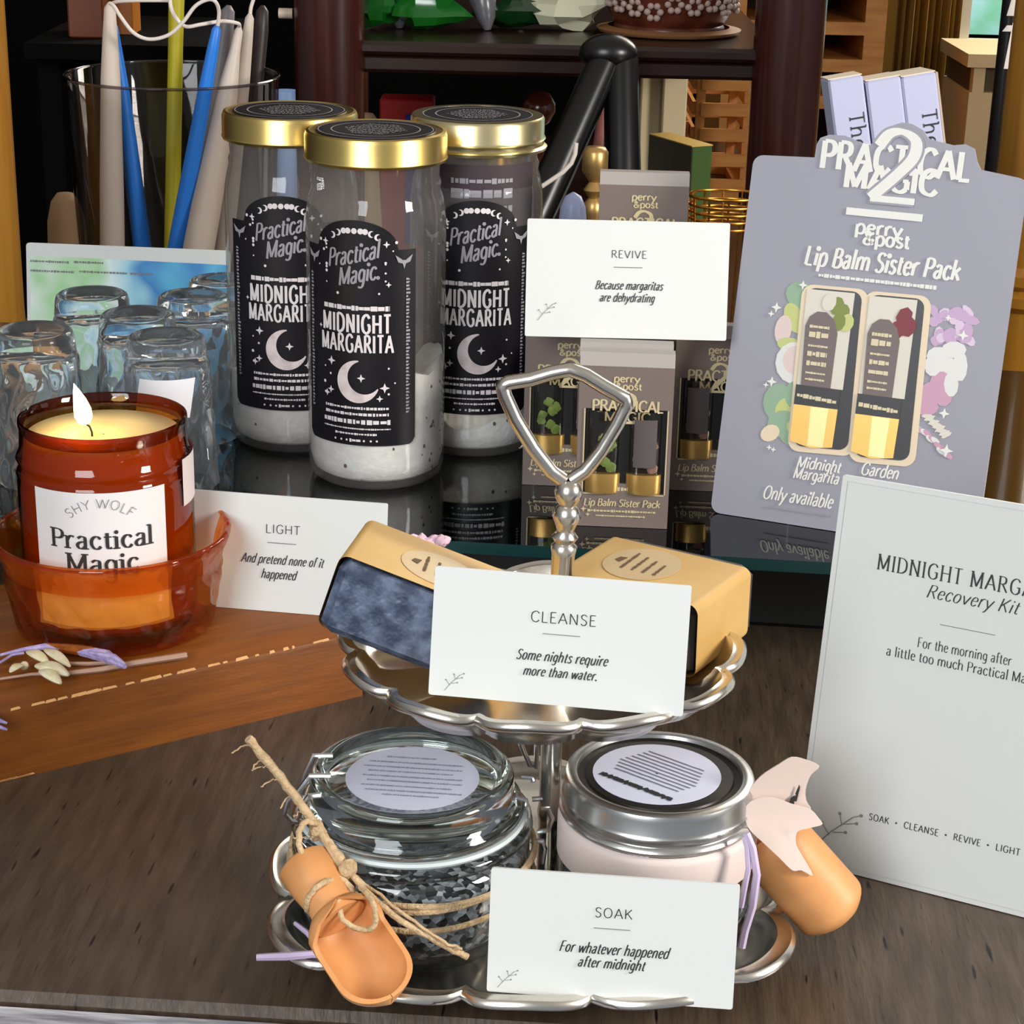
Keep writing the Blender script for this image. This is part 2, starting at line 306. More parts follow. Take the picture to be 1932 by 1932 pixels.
class Art:
    """flat marks in (u, v) metres, one material index per polygon"""
    def __init__(s): s.p = []; s.layer = 0
    def poly(s, pts, mi=0): s.p.append((list(pts), mi, s.layer))
    def ribbon(s, pts, wf, mi=0, close=False):
        n = len(pts); L = []; Rr = []; s.layer += 1
        for i in range(n):
            a = pts[max(i-1, 0)]; b = pts[min(i+1, n-1)]
            if close and i in (0, n-1): a, b = pts[-2], pts[1]
            dx, dy = b[0]-a[0], b[1]-a[1]; l = sqrt(dx*dx+dy*dy) or 1e-9; dx /= l; dy /= l
            w = wf(dx, dy)/2 if callable(wf) else wf/2
            L.append((pts[i][0]-dy*w, pts[i][1]+dx*w)); Rr.append((pts[i][0]+dy*w, pts[i][1]-dx*w))
        for i in range(n-1): s.poly([Rr[i], Rr[i+1], L[i+1], L[i]], mi)
    def line(s, a, b, w, mi=0, k=4):
        s.ribbon([(a[0]+(b[0]-a[0])*i/k, a[1]+(b[1]-a[1])*i/k) for i in range(k+1)], w, mi)
    def text(s, st, u, v, cap, mi=0, thick=9, thin=3, serif=True, slant=0, rot=0, width=None, track=6, sx=1, align='c', arc=0, k=5):
        tw = sum(float(GL[c].split('|')[0])+track for c in st)-track
        sc = cap/70; hs = sc*sx
        if width: hs = width/tw
        x0 = {'c': -tw/2, 'l': 0, 'r': -tw}[align]; ca, sa = cos(rot), sin(rot)
        def place(x, y):
            X = x*hs+slant*y*sc; Y = y*sc
            if arc: a = X/arc; X, Y = (arc+Y)*sin(a), (arc+Y)*cos(a)-arc
            return (u+X*ca-Y*sa, v+X*sa+Y*ca)
        def wf(dx, dy):
            a = atan2(dy, dx)-rot; t = abs(sin(a+R(8)))
            return thin*sc+(thick*min(hs*1.15, sc)-thin*sc)*t
        x = x0
        for ch in st:
            w, body = GL[ch].split('|')
            for stx in [q for q in body.split(';') if q]:
                pl = stx[0] == '-' and not (len(stx) > 1 and stx[1] == '-')
                # a leading '-' marks straight strokes
                pts = [tuple(float(t) for t in q.split(',')) for q in (stx[1:] if pl else stx).split()]
                if len(pts) == 2 and not pl and abs(pts[0][0]-pts[1][0]) < 3 and abs(pts[0][1]-pts[1][1]) < 7:   # a dot
                    cx, cy = place(x+(pts[0][0]+pts[1][0])/2, (pts[0][1]+pts[1][1])/2); s.disc(cx, cy, thick*.62*sc, mi, 8); continue
                if pl:
                    q = pts; pp = [(q[0][0]+(q[1][0]-q[0][0])*i/3, q[0][1]+(q[1][1]-q[0][1])*i/3) for i in range(4)]
                else: pp = spline(pts, k)
                s.ribbon([place(x+a, b) for a, b in pp], wf, mi)
                if serif and pl and abs(pts[0][0]-pts[1][0]) < 1:
                    lo = min(pts[0][1], pts[1][1]); hi = max(pts[0][1], pts[1][1]); cx = x+pts[0][0]
                    if lo <= 1: s.line(place(cx-thick*.95, lo), place(cx+thick*.95, lo), thin*1.3*sc, mi, 2)
                    if hi >= 44: s.line(place(cx-thick*.95, hi), place(cx+(thick*.95 if ch.isupper() else 0), hi), thin*1.3*sc, mi, 2)
            x += float(w)+track
    def disc(s, u, v, r, mi=0, n=12, sy=1):
        s.layer += 1; s.poly([(u+r*cos(2*pi*i/n), v+sy*r*sin(2*pi*i/n)) for i in range(n)], mi)
    def ring(s, u, v, r, w, mi=0, n=36): s.ribbon([(u+r*cos(2*pi*i/n), v+r*sin(2*pi*i/n)) for i in range(n+1)], w, mi, True)
    def star(s, u, v, r, mi=0):
        o = [(u, v)]; s.layer += 1
        for i in range(8):
            q = r if i % 2 == 0 else r*.38; a = (u+q*cos(pi*i/4), v+q*sin(pi*i/4)); o.append(a)
        for i in range(8): s.poly([o[0], o[1+i], o[1+(i+1) % 8]], mi)
    def crescent(s, u, v, r, mi=0, rot=0.5, k=.78, n=28, d=.36):
        pts = []
        for i in range(n+1):
            a = rot+ (pi*.30)+(2*pi-pi*.60)*i/n; pts.append((cos(a), sin(a)))
        cx, cy = d*cos(rot), d*sin(rot)
        inner = []
        for (x, y) in pts:
            dx, dy = x-cx, y-cy; l = sqrt(dx*dx+dy*dy); q = min(k, l); inner.append((cx+dx/l*q, cy+dy/l*q))
        for i in range(n):
            s.poly([(u+r*p[0], v+r*p[1]) for p in (pts[i], pts[i+1], inner[i+1], inner[i])], mi)
    def dashes(s, u0, u1, v, h, seed, mi=0, rot=0, gap=.35):
        rr = random.Random(seed); x = u0
        while x < u1:
            w = h*(.4+rr.random()*.9); w = min(w, u1-x)
            b = v+(x-u0)*math.tan(rot); hh = h*(.55+.45*rr.random())
            s.poly([(x, b-hh/2), (x+w, b-hh/2), (x+w, b+hh/2), (x, b+hh/2)], mi); x += w+h*gap*(.5+rr.random())
    def to(s, f):
        m = MB()
        for pts, mi, ly in s.p:      # each stroke of ink lies a hair above the one before
            h = ly*(3e-6 if s.layer < 80 else 2.4e-4/s.layer)
            m.face([f(a, b, h) for a, b in pts], mi)
        return m

class Frame:
    """a standing flat thing: u along its width, v up its face, n out of its face"""
    def __init__(s, bl, br, lean=0, tl=None):
        s.O = Vector(bl); d = Vector(br)-Vector(bl); s.w = d.length; s.u = d.normalized()
        n = s.u.cross(Vector((0,0,1))).normalized(); up = n.cross(s.u)
        s.v = (up*cos(R(lean))-n*sin(R(lean))).normalized(); s.n = s.u.cross(s.v).normalized()
        if tl: s.h = s.uv(*tl)[1]
    def uv(s, px, py):
        d = ray(px, py); t = (s.O-EYE).dot(s.n)/d.dot(s.n); q = EYE+d*t-s.O
        return q.dot(s.u), q.dot(s.v)
    def M(s):
        m = Matrix((s.u, s.v, s.n)).transposed().to_4x4(); m.translation = s.O; return m
    def k(s, px, py):     # metres per pixel along v here
        a = s.uv(px, py); b = s.uv(px, py+10); return abs(a[1]-b[1])/10

def rrect(w, h, r, n=5, x0=0, y0=0):
    o = []
    for cx, cy, a0 in ((w-r, r, -90), (w-r, h-r, 0), (r, h-r, 90), (r, r, 180)):
        for i in range(n+1):
            a = R(a0+90*i/n); o.append((x0+cx+r*cos(a), y0+cy+r*sin(a)))
    return o
def flat(z): return lambda u, v, h=0: (u, v, z+h)
def sprig_art(A, u, v, s, mi):
    A.ribbon([(u, v), (u+s*.35, v+s*.45), (u+s*.9, v+s)], s*.03, mi)
    for t, du, dv in ((.35, -.25, .3), (.45, .35, .08), (.7, -.1, .32), (.75, .35, .1), (1, .22, .1)):
        a, b = u+s*.9*t, v+s*t; A.line((a, b), (a+s*du, b+s*dv), s*.025, mi, 1); A.disc(a+s*du, b+s*dv, s*.05, mi, 6)

# ------------------------------------------------------------------ the setting and the large furniture
m = MB(); m.box((-3, -1.2, -.80), (3.2, 3.6, -.75)); struct(m.build('floor', M_['floor'], smooth=0))
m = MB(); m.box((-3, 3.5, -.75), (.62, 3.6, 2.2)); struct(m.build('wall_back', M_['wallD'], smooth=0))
WX = on_y(1817, 40, 3.5).x; WZ_ = on_y(1850, 72, 3.5).z
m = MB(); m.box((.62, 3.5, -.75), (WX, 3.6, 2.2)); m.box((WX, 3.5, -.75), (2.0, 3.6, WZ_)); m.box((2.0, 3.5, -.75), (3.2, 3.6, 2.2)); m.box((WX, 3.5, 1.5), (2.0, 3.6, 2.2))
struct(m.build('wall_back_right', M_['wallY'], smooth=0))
wpane = mat('garden_daylight', (150,180,200), .3, emit=(120,168,190), estr=1.1, col2=(90,150,120), vscale=7)
_n = wpane.node_tree; _p = _n.nodes['Principled BSDF']; _n.links.new([q for q in _n.nodes if q.type == 'VALTORGB'][0].outputs[0], _p.inputs['Emission Color'])
m = MB(); m.box((WX, 3.56, WZ_), (2.0, 3.58, 1.5)); win = struct(m.build('window_1', wpane, smooth=0))
m = MB(); m.box((WX-.03,3.48,WZ_-.02),(WX+.008,3.56,1.5)); m.box((1.97,3.48,WZ_-.02),(2.0,3.56,1.5)); m.box((WX-.03,3.45,WZ_-.03),(2.02,3.56,WZ_)); m.box((WX,3.48,1.46),(1.97,3.56,1.5))
m.build('window_frame', mat('cream_frame_paint', (226,214,190), .5), win, 0)

# display table; its front edge runs a few degrees off square
te = Vector((-.175, .584, 0)); ang = R(-3.8)
MT = Matrix.Translation(te) @ Matrix.Rotation(ang, 4, 'Z')
tb = thing('display_table', 'dark brown wooden display table with weathered white front edge, everything stands on it', 'table', M=MT)
m = MB(); m.box((-.85, .006, -.03), (1.15, .93, 0), bev=.003); m.build('tabletop', M_['table'], tb, 0)
m = MB(); m.box((-.85, -.022, -.032), (1.15, .005, -.0015), bev=.004); lab(m.build('edge_trim', M_['trim'], tb), 'weathered white edge trim')
m = MB(); m.box((-.80, .06, -.12), (1.10, .88, -.03)); m.build('apron', M_['table'], tb, 0)
for sx_, sy_ in ((-.78, .08), (1.08, .08), (-.78, .86), (1.08, .86)):
    m = MB(); m.box((sx_-.03, sy_-.02, -.75), (sx_+.03, sy_+.02, -.12)); m.build('leg', M_['table'], tb, 0)

# side table behind (two round legs, top board, lower board)
def leg_mb(x, y):
    m = MB(); pr = [(.0, -.75), (.024, -.75), (.026, -.3), (.0275, .0), (.0285, .25), (.029, .55)]
    m.lathe(pr, 32, (x, y, 0), cap1=True); return m
sl = P(622, 100, 1.62); sr = P(1487, 100, 1.62)
st = thing('side_table', 'dark mahogany side table with thick round legs behind the display', 'table', loc=(0,0,0))
lx, rx = sl.x, sr.x
for x, y in ((lx, 1.62), (rx, 1.62), (lx-.035, 2.12), (rx+.06, 2.12)): leg_mb(x, y).build('leg', M_['darkwood'], st)
ztop = P(1000, 82, 1.62).z
m = MB(); m.box((lx+.004, 1.612, ztop-.011), (rx-.004, 2.15, ztop), bev=.003); m.build('table_top', M_['espresso'], st, 30)
m = MB(); m.box((lx+.004, 1.620, ztop-.026), (rx-.004, 2.13, ztop-.0112), bev=.003); m.build('apron_moulding', M_['espresso'], st, 30)
m = MB(); m.box((lx-.075, 1.60, -.06), (rx+.35, 2.75, -.04), bev=.003); m.build('lower_board', M_['espresso'], st, 0)

# gold turned posts at both sides of the display
for i, (px, y, z0, l) in enumerate(((-46, 1.33, 0, 'golden brown post at the far left edge behind the candle vessel'), (1945, 1.36, 0, 'golden turned wooden post with ring mouldings at the right edge behind the grey sign'))):
    b = P(px, 500, y)
    m = MB(); pr = [(.0,0),(.05,0),(.05,.012),(.032,.02)]
    if i: pr += [(.03,.07),(.036,.075),(.036,.082),(.031,.086),(.036,.09),(.036,.097),(.030,.102),(.03,.2),(.029,.42),(.0,.42)]
    else: pr += [(.031,.06),(.031,.42),(.0,.42)]
    m.lathe(pr, 32); o = m.build('turned_post', M_['goldpost'], loc=(b.x, y, 0)); tag(o, l, 'post')

# wooden riser board
d = Vector((.843, .538, 0)).normalized(); o_ = Vector((-.2161, .7462, 0))
ang = atan2(d.y, d.x); MBd = Matrix.Translation(o_) @ Matrix.Rotation(ang, 4, 'Z')
rb = thing('riser_board', 'worn orange-brown wooden board under the amber candle bowl', 'wooden board', M=MBd)
T0, T1, BD, BH = -.24, .175, .125, .038
m = MB(); pr = [(0,0),(0,.0305),(.0006,.0325),(.0078,.0366),(.011,.038),(BD,.038),(BD,0)]
m.rings([[(x, a, b) for a, b in pr] for x in (T0, -.1, 0, .1, T1)], cap0=True, cap1=True); rr = random.Random(3)
for i in range(34):
    x = .0+rr.random()*.155; w = .0012+rr.random()*.0055; y = rr.choice((.0006, .0006, .0006)); z = .0326; h = .0003+.0004*rr.random()
    if rr.random() < .3: x -= .05
    m.face([(x, y-.0004, z-h), (x+w, y-.0004, z-h*.6), (x+w*.9, y+.0006, z+h), (x+w*.1, y+.0004, z+h*.8)], 1)
for i in range(9):
    x = -.01+rr.random()*.03; w = .003+rr.random()*.006; m.face([(x,-.0003,.0004),(x+w,-.0003,.0006),(x+w*.9,-.0003,.0014),(x+w*.2,-.0003,.001)], 1)
m.build('board', [M_['board'], M_['chip']], rb, 25)

# glass shelf; added black blocks carry it and stand in for shade beneath
ga = atan2(.8562-.8764, .143+.0671); MG = Matrix.Translation((-.0671, .8764, 0)) @ Matrix.Rotation(ga, 4, 'Z')
gs = thing('glass_shelf', 'low glass shelf with green edge carrying the tall jars, tumblers and lip balm packs', 'shelf', M=MG)
m = MB(); m.box((-.34, 0, .061), (.42, .355, .067)); 
m.f = [f for i, f in enumerate(m.f)]; m.m = [0,0,1,1,1,1]
m.build('glass_top', [M_['shelfglass'], M_['glassedge']], gs, 0)
m = MB(); m.box((.02, .075, .0), (.40, .34, .0608), bev=.003); m.build('dark_fill_plinth', M_['black'], gs, 0)
m = MB(); m.box((-.33, .20, .0), (-.02, .34, .0608), bev=.003); m.build('dark_fill_plinth', M_['black'], gs, 0)
# ------------------------------------------------------------------ tall cocktail-kit jars
ZS = .067; JR = .0352
def cyl(r, z0=0): return lambda u, v, h=0: ((r+h)*sin(u/r), -(r+h)*cos(u/r), z0+v)
def label_shape(hw, hs, ha, r, z0, n=40):
    m = MB(); f = cyl(r, z0); aw = hw*.70
    cols = []
    for i in range(n+1):
        u = -hw+2*hw*i/n; t = hs+(ha-hs)*sqrt(max(0, 1-(u/aw)**2)) if abs(u) < aw else hs
        e = hw-abs(u); b = .0035*(1-min(1, e/.0035))**2
        cols.append([f(u, b+(t-b)*k/6) for k in range(7)])
    m.rings(cols, closed=False); return m
def jar_art():
    A = Art(); mm = .001
    for i, k in enumerate((-4, -3, -2, 2, 3, 4)):
        u = k*3.1*mm+(0.7*mm if k < 0 else -.7*mm); v = 110*mm-abs(k)**2*.22*mm
        if abs(k) == 2: A.disc(u, v, 1.5*mm, 0, 10)
        else: A.crescent(u, v, 1.7*mm, 0, 0 if k > 0 else pi, .8, 8, .5)
    for k in (-1, 0, 1): A.disc(k*3.2*mm, 109.3*mm, 1.5*mm, 0, 10)
    A.text('Practical', -1*mm, 93.5*mm, 8.6*mm, 1, 13, 6, False, .34, R(13), .0275, 3)
    A.text('Magic.', 2*mm, 84*mm, 8.6*mm, 1, 13, 6, False, .34, R(13), .0215, 3)
    for s in (-1, 1):       # bats in the shoulders
        for q in (-1, 1):
            A.poly([(s*25*mm, 93*mm), (s*25*mm+q*1.2*mm, 95.4*mm), (s*25*mm+q*4.6*mm, 97.6*mm), (s*25*mm+q*3.2*mm, 94*mm)], 1)
        A.poly([(s*25*mm-1.4*mm, 95*mm), (s*25*mm, 90.6*mm), (s*25*mm+1.4*mm, 95*mm)], 1)
        for j, v in enumerate((86, 79, 72, 65, 58, 51, 44, 37, 30, 23)):
            rr = random.Random(j+s)
            for q in range(4): A.poly([(s*27*mm-1*mm, (v-q*1.7)*mm), (s*27*mm+rr.random()*1.4*mm, (v-q*1.7)*mm), (s*27*mm+rr.random()*1.4*mm, (v-q*1.7-1)*mm), (s*27*mm-1*mm, (v-q*1.7-1)*mm)], 2)
    A.dashes(-17.5*mm, 17.5*mm, 71*mm, 2.6*mm, 5, 0, 0, .12)
    A.text('MIDNIGHT', 0, 58.6*mm, 9.2*mm, 0, 17, 9, False, 0, 0, .0365, 13)
    A.text('MARGARITA', 0, 48.6*mm, 8.8*mm, 0, 17, 9, False, 0, 0, .0385, 13)
    A.crescent(1.5*mm, 33.5*mm, 11*mm, 3, .6)
    A.star(3.2*mm, 35.4*mm, 2.2*mm)
    for u, v, r in ((-13,43,2.4),(-13.5,28,2),(-16,26,1.9),(15,30.5,2.6),(12.5,25,1.8),(-20,60,1.2),(-16,103,1.8),(16,103,1.8),(17,83,1.5)): A.star(u*mm, v*mm, r*mm)
    rr = random.Random(11)
    for i in range(26):
        u = (rr.random()-.5)*42; v = 76+rr.random()*28 if i < 18 else 25+rr.random()*20
        if abs(u) < 15 and 82 < v < 104: u = 15.5*(1 if u > 0 else -1)
        if abs(u) < 13 and v < 46: u = 17*(1 if u > 0 else -1)
        A.disc(u*mm, v*mm, (.45+.45*rr.random())*mm, 0, 6)
    for v, h, w, sd in ((19.8,1.5,17,1),(16.6,1.6,17,2),(9,.9,18,4),(6.2,1.2,11,6)): A.dashes(-w*mm, w*mm, v*mm, h*mm, sd, 0, 0, .25)
    A.dashes(-18*mm, 18*mm, 12.6*mm, 2.6*mm, 3, 0, 0, .2)
    for u in (-11,-7.5,-4.5,4.5,8,11): A.disc(u*mm, 2.8*mm, .6*mm, 0, 6)
    A.dashes(-3*mm, 3*mm, 2.8*mm, 1.8*mm, 8, 0, 0, .2)
    return A.to(cyl(JR+.0011, .025))
def kit_jar(label, mason=False, salt=.045, seed=1):
    j = thing('cocktail_jar', label, 'jar', group='black labelled cocktail jars')
    m = MB(); m.lathe([(.0005,.003),(.028,.0022),(.0305,.0),(.0335,.002),(.035,.007),(JR,.012),(JR,.132),(.0348,.139),(.0335,.146),(.0322,.150),(.0326,.153),(.0316,.156),(.0322,.166)], 56)
    m.build('glass_body', M_['jar'], j, 60)
    def lvl(a, r):
        n = noise.noise(Vector((r*70*cos(a)+seed*5, r*70*sin(a), seed)))
        return salt+.010*n+(.020*r/.034*max(0, cos(a-.35)) if not mason else 0)
    m = MB(); n = 48; rs = [[(.0005*cos(2*pi*i/n), .0005*sin(2*pi*i/n), .004) for i in range(n)], [(.0285*cos(2*pi*i/n), .0285*sin(2*pi*i/n), .0035) for i in range(n)], [(.0325*cos(2*pi*i/n), .0325*sin(2*pi*i/n), .006) for i in range(n)], [(.0343*cos(2*pi*i/n), .0343*sin(2*pi*i/n), .013) for i in range(n)]]
    rs.append([(.0343*cos(2*pi*i/n), .0343*sin(2*pi*i/n), .028) for i in range(n)])
    for r in (.0343, .030, .024, .016, .008, .0005): rs.append([(r*cos(2*pi*i/n), r*sin(2*pi*i/n), lvl(2*pi*i/n, r)) for i in range(n)])
    m.rings(rs, cap0=True); rr = random.Random(seed)
    for i in range(48):
        a = rr.random()*2*pi; z = .006+rr.random()*.03; r = .0344
        if i > 16: a = -.55+rr.random()*1.0; z = .008+rr.random()*.045
        s = .0003+rr.random()*.0009
        m.sphere((r*cos(a), r*sin(a), z), s, 6, 4, 1, (.3+.5*abs(sin(a)), .3+.5*abs(cos(a)), 1))
    m.build('salt_filling', [M_['salt'], M_['spice']], j, 60)
    lb = label_shape(.0312, .100, .1145, JR+.0006, .025).build('label', M_['blacklabel'], j, 60)
    jar_art().build('label_print', [M_['whiteprint'], M_['greyprint'], M_['greyprint'], M_['pinkgrey']], lb, 0)
    m = MB()
    if mason:
        m.lathe([(.0322,.1605),(.0362,.1610),(.0366,.1625),(.0350,.1635),(.0350,.1655),(.0358,.1665),(.0350,.168),(.0350,.1765),(.0340,.178),(.029,.178),(.0288,.1772),(.0005,.1772)], 64, mod=lambda a, z: 1+(.004*sin(70*a) if .168 <= z < .1766 else 0)); lm = M_['palegold']
    else:
        m.lathe([(.0322,.1632),(.0352,.1636),(.0358,.165),(.0354,.1658),(.0354,.1755),(.0346,.1775),(.0332,.178),(.0315,.1772),(.0005,.1772)], 64); lm = M_['gold']
    ld = m.build('lid', lm, j, 40)
    m = MB(); m.lathe([(.0295,.1773),(.0295,.1779),(.0005,.1779)], 40); sk = m.build('lid_sticker', M_['blacklabel'], ld, 30)
    A = Art(); A.ring(0, 0, .022, .0007); A.ring(0, 0, .0285, .0005)
    for i in range(9): A.dashes(-.016+abs(i-4)*.002, .016-abs(i-4)*.002, -.014+i*.0035, .0016, i+seed)
    A.to(flat(.1781)).build('sticker_print', M_['greyprint'], sk, 0)
    return j
def put(o, x, y, z, rz=0): o.location = (x, y, z); o.rotation_euler = (0, 0, R(rz)); return o
c1 = on_z(715, 890, ZS); put(kit_jar('tall clear jar with plain gold lid and black label, front of the three', False, .045, 1), -.0715, .974, ZS, -13)
put(kit_jar('tall clear jar with plain gold lid, partly hidden behind the front jar', False, .04, 2), -.1205, 1.031, ZS, -2)
j3 = put(kit_jar('tall clear jar with ribbed pale gold two-piece lid, right of front jar', True, .02, 3), -.0225, 1.031, ZS, 2)
m = MB(); f = cyl(.0338, .112); m.rings([[f(-.034+.068*i/24, .045*k/2) for k in range(3)] for i in range(25)], closed=False); bl = m.build('inner_card', mat('dark_plum_card', (58,46,52), .6), j3, 60)
A = Art()
for v, h, sd in ((.037,.003,1),(.0305,.0052,2),(.0225,.0034,3),(.006,.003,5)): A.dashes(-.014, .019, v, h, sd, 0, 0, .18)
for u in (-.006, .004, .0135): A.star(u, .0145, .0022)
A.to(cyl(.0341, .112)).build('card_print', M_['greyprint'], bl, 0)

# ------------------------------------------------------------------ upside-down tumblers
def tumbler(label, seed):
    def md(a, z):
        w = 1 if z < .066 else 0
        return 1+w*(.038*sin(11*a+2.4*sin(z*190+seed)+seed)+.034*noise.noise(Vector((3*cos(a), 3*sin(a), z*110+seed*9))))
    H = .078; m = MB()
    outer = [(.0232,.0),(.0236,.002)]+[(.0236-.0030*(z/.066), z) for z in [.004+.0035*i for i in range(18)]]+[(.0204,.0665),(.0200,.071),(.0196,.0750),(.0188,.0775),(.0172,.0785),(.014,.0772),(.0005,.0765)]
    inner = [(.0005,.0665),(.014,.066),(.0176,.0635),(.0186,.058),(.0196,.04),(.0208,.015),(.0216,.002),(.0220,.0)]
    m.lathe(outer, 66, mod=md); n0 = len(m.v)
    m.lathe(inner, 66, mod=lambda a, z: 1+.010*sin(11*a+seed))
    # close the lip
    n = 66; last = n0+(len(inner)-1)*n
    m.f += [(last+i, last+(i+1) % n, (i+1) % n, i) for i in range(n)]; m.m += [0]*n
    o = m.build('tumbler', M_['tumbler'], None, 60); return tag(o, label, 'glass', 'upside-down rippled tumblers')
tz = .145
for (px, py, l) in ((64, 622, 'upside-down rippled tumbler at the left edge behind the candle'), (173, 554, 'upside-down rippled tumbler before the left half of the blue picture'),
                    (259, 592, 'upside-down rippled tumbler in the middle of the cluster, right behind the stickered one'), (313, 634, 'upside-down rippled tumbler with a blank white sticker, front of the cluster'), (365, 558, 'upside-down rippled tumbler touching the left gold-lidded jar'), (408, 528, 'upside-down rippled tumbler at the back right of the cluster, mostly hidden')):
    p = on_z(px, py, tz); t = tumbler(l, px*.1); t.location = (p.x, p.y, ZS)
    if px == 313:
        m = MB(); f = cyl(.0224); m.rings([[f(-.0145+.029*i/16+(.001*k), .0415+.020*k/4) for k in range(5)] for i in range(17)], closed=False); m.build('sticker', mat('blank_white_sticker', (222,222,226), .6), t, 60)
    if px == 408: t.location = (p.x+.004, p.y, ZS)

# ------------------------------------------------------------------ cards
def text_card(name, label, f, thick, edge=None, wide=None):
    w = wide or f.w
    m = MB(); m.prism(rrect(w, f.h, .0008, 2), -thick, 0); o = m.build(name, M_['card'], None, 0); o.matrix_world = f.M()
    return tag(o, label, 'card')
def caption(f, o, head, hp, rule, lines, sp=None, hcap=16, thin=3.2):
    """printing, placed on the card by where it reads in the photograph"""
    A = Art(); u, v = f.uv(*hp); k = f.k(*hp)
    A.text(head, u, v-hcap*k/2, hcap*k, 0, 7, 5, False, 0, 0, None, 10)
    a = f.uv(rule[0], rule[1]); b = f.uv(rule[2], rule[3]); A.line(a, (b[0], a[1]), k*1.4, 1, 2)
    for t, px, py, wpx, cap in lines:
        u, v = f.uv(px, py); A.text(t, u, v-cap*k*.35, cap*k, 0, 11, 4.5, False, .28, 0, wpx*k*1.0, 7)
    if sp: a = f.uv(sp[0], sp[1]); sprig_art(A, a[0], a[1], sp[2]*k, 2)
    A.to(flat(.00025)).build('lettering', [M_['ink'], M_['greyink'], M_['sprig']], o, 0)
fr = Frame(on_z(335, 1139, .0382), on_z(724, 1171, .0382), 9, (340, 916))
fr.h = fr.uv(737, 951)[1]
cl = text_card('light_card', 'white card reading LIGHT standing on the wooden board beside the amber bowl', fr, .0012)
caption(fr, cl, 'LIGHT', (534, 999), (505, 1023, 559, 1026), [('And pretend none of it', 532, 1059, 156, 17), ('happened', 525, 1086, 66, 17)])
fr = Frame(on_z(808, 1310, .1140), on_z(1288, 1352, .1140), 14, (825, 1068))
cc = text_card('cleanse_card', 'white card reading CLEANSE leaning on the soaps on the upper silver tray', fr, .0012)
caption(fr, cc, 'CLEANSE', (1063, 1167), (1024, 1195, 1095, 1200), [('Some nights require', 1059, 1243, 172, 19), ('more than water.', 1056, 1272, 140, 18)], (838, 1302, 32), 20)
fr = Frame(on_z(918, 1870, .0175), on_z(1382, 1905, .0175), 10, (925, 1637))
cs = text_card('soak_card', 'white card reading SOAK leaning in front of the jars on the lower tray', fr, .0012)
caption(fr, cs, 'SOAK', (1158, 1723), (1120, 1750, 1189, 1754), [('For whatever happened', 1157, 1794, 196, 20), ('after midnight', 1152, 1820, 120, 19)], (938, 1862, 32), 18)

# large card at the right
fr = Frame(on_z(1498, 1621, .0004), on_z(1932, 1731, .0004), 9, (1588, 895))
fr_w = fr.uv(1838, 1100)[0]*2
bc = text_card('recovery_kit_card', 'large white card reading MIDNIGHT MARGARITA Recovery Kit standing at the right', fr, .0016, wide=fr_w)
bc['category'] = 'card'
A = Art(); k = fr.k(1800, 1100); cu = fr_w/2
u0, v0 = fr.uv(1655, 1068); u1, v1 = fr.uv(1932, 1107)
A.text('MIDNIGHT MARGARITA', cu, v0-.001, 29*k, 0, 9, 3, True, 0, 0, (cu-u0)*2, 12)
u2, v2 = fr.uv(1840, 1135); A.text('Recovery Kit', cu, v2-9*k, 25*k, 0, 7, 2.6, False, .3, 0, 172*k, 6)
u2, v2 = fr.uv(1836, 1190); A.line((cu-52*k, v2), (cu+52*k, v2), 1.3*k, 1, 2)
u2, v2 = fr.uv(1834, 1235); A.text('For the morning after', cu, v2-6*k, 19*k, 0, 8, 3, False, 0, 0, 178*k, 5)
u2, v2 = fr.uv(1836, 1263); A.text('a little too much Practical Magic', cu, v2-6*k, 19*k, 0, 8, 3, False, 0, 0, 292*k, 5)
u2, v2 = fr.uv(1640, 1540); x = u2
for wd in ('SOAK', 'CLEANSE', 'REVIVE', 'LIGHT'):
    ww = {'SOAK': 40, 'CLEANSE': 68, 'REVIVE': 52, 'LIGHT': 46}[wd]*k
    A.text(wd, x+ww/2, v2-6*k, 13*k, 0, 9, 6, False, 0, 0, ww, 10); x += ww
    if wd != 'LIGHT': A.disc(x+14*k, v2, 2*k, 0, 8); x += 29*k
a = fr.uv(1541, 1592); sprig_art(A, a[0], a[1], 72*k, 2)
h_ = fr.h; b_ = .0022
for q in (((b_, b_), (b_, h_-b_)), ((b_, h_-b_), (fr_w-b_, h_-b_)), ((b_, b_), (fr_w-b_, b_))): A.line(q[0], q[1], .00022, 3, 6)
A.to(flat(.0003)).build('lettering', [M_['ink'], M_['greyink'], M_['sprig'], mat('embossed_border', (206,205,200), .6)], bc, 0)
BIGF = fr

# blue picture card behind the tumblers
p0 = on_y(50, 640, 1.155); p1 = on_y(432, 660, 1.145); p0.z = p1.z = ZS+.0003
fr = Frame(p0, p1, 8, (42, 457)); fr.h = fr.uv(430, 473)[1]
m, N, L = base_mat('blue_green_watercolour'); t = N.new('ShaderNodeTexCoord'); n = N.new('ShaderNodeTexNoise'); n.inputs['Scale'].default_value = 26; n.inputs['Detail'].default_value = 2
mp = N.new('ShaderNodeSeparateXYZ'); L.new(t.outputs['Object'], mp.inputs[0]); L.new(t.outputs['Object'], n.inputs[0])
mx = N.new('ShaderNodeMath'); mx.operation = 'MULTIPLY_ADD'; mx.inputs[1].default_value = 7.0; mx.inputs[2].default_value = .0; L.new(mp.outputs[0], mx.inputs[0])
ad = N.new('ShaderNodeMath'); ad.operation = 'ADD'; L.new(mx.outputs[0], ad.inputs[0]); ml = N.new('ShaderNodeMath'); ml.operation = 'MULTIPLY_ADD'; ml.inputs[1].default_value = .8; ml.inputs[2].default_value = -.40; L.new(n.outputs[0], ml.inputs[0]); L.new(ml.outputs[0], ad.inputs[1])
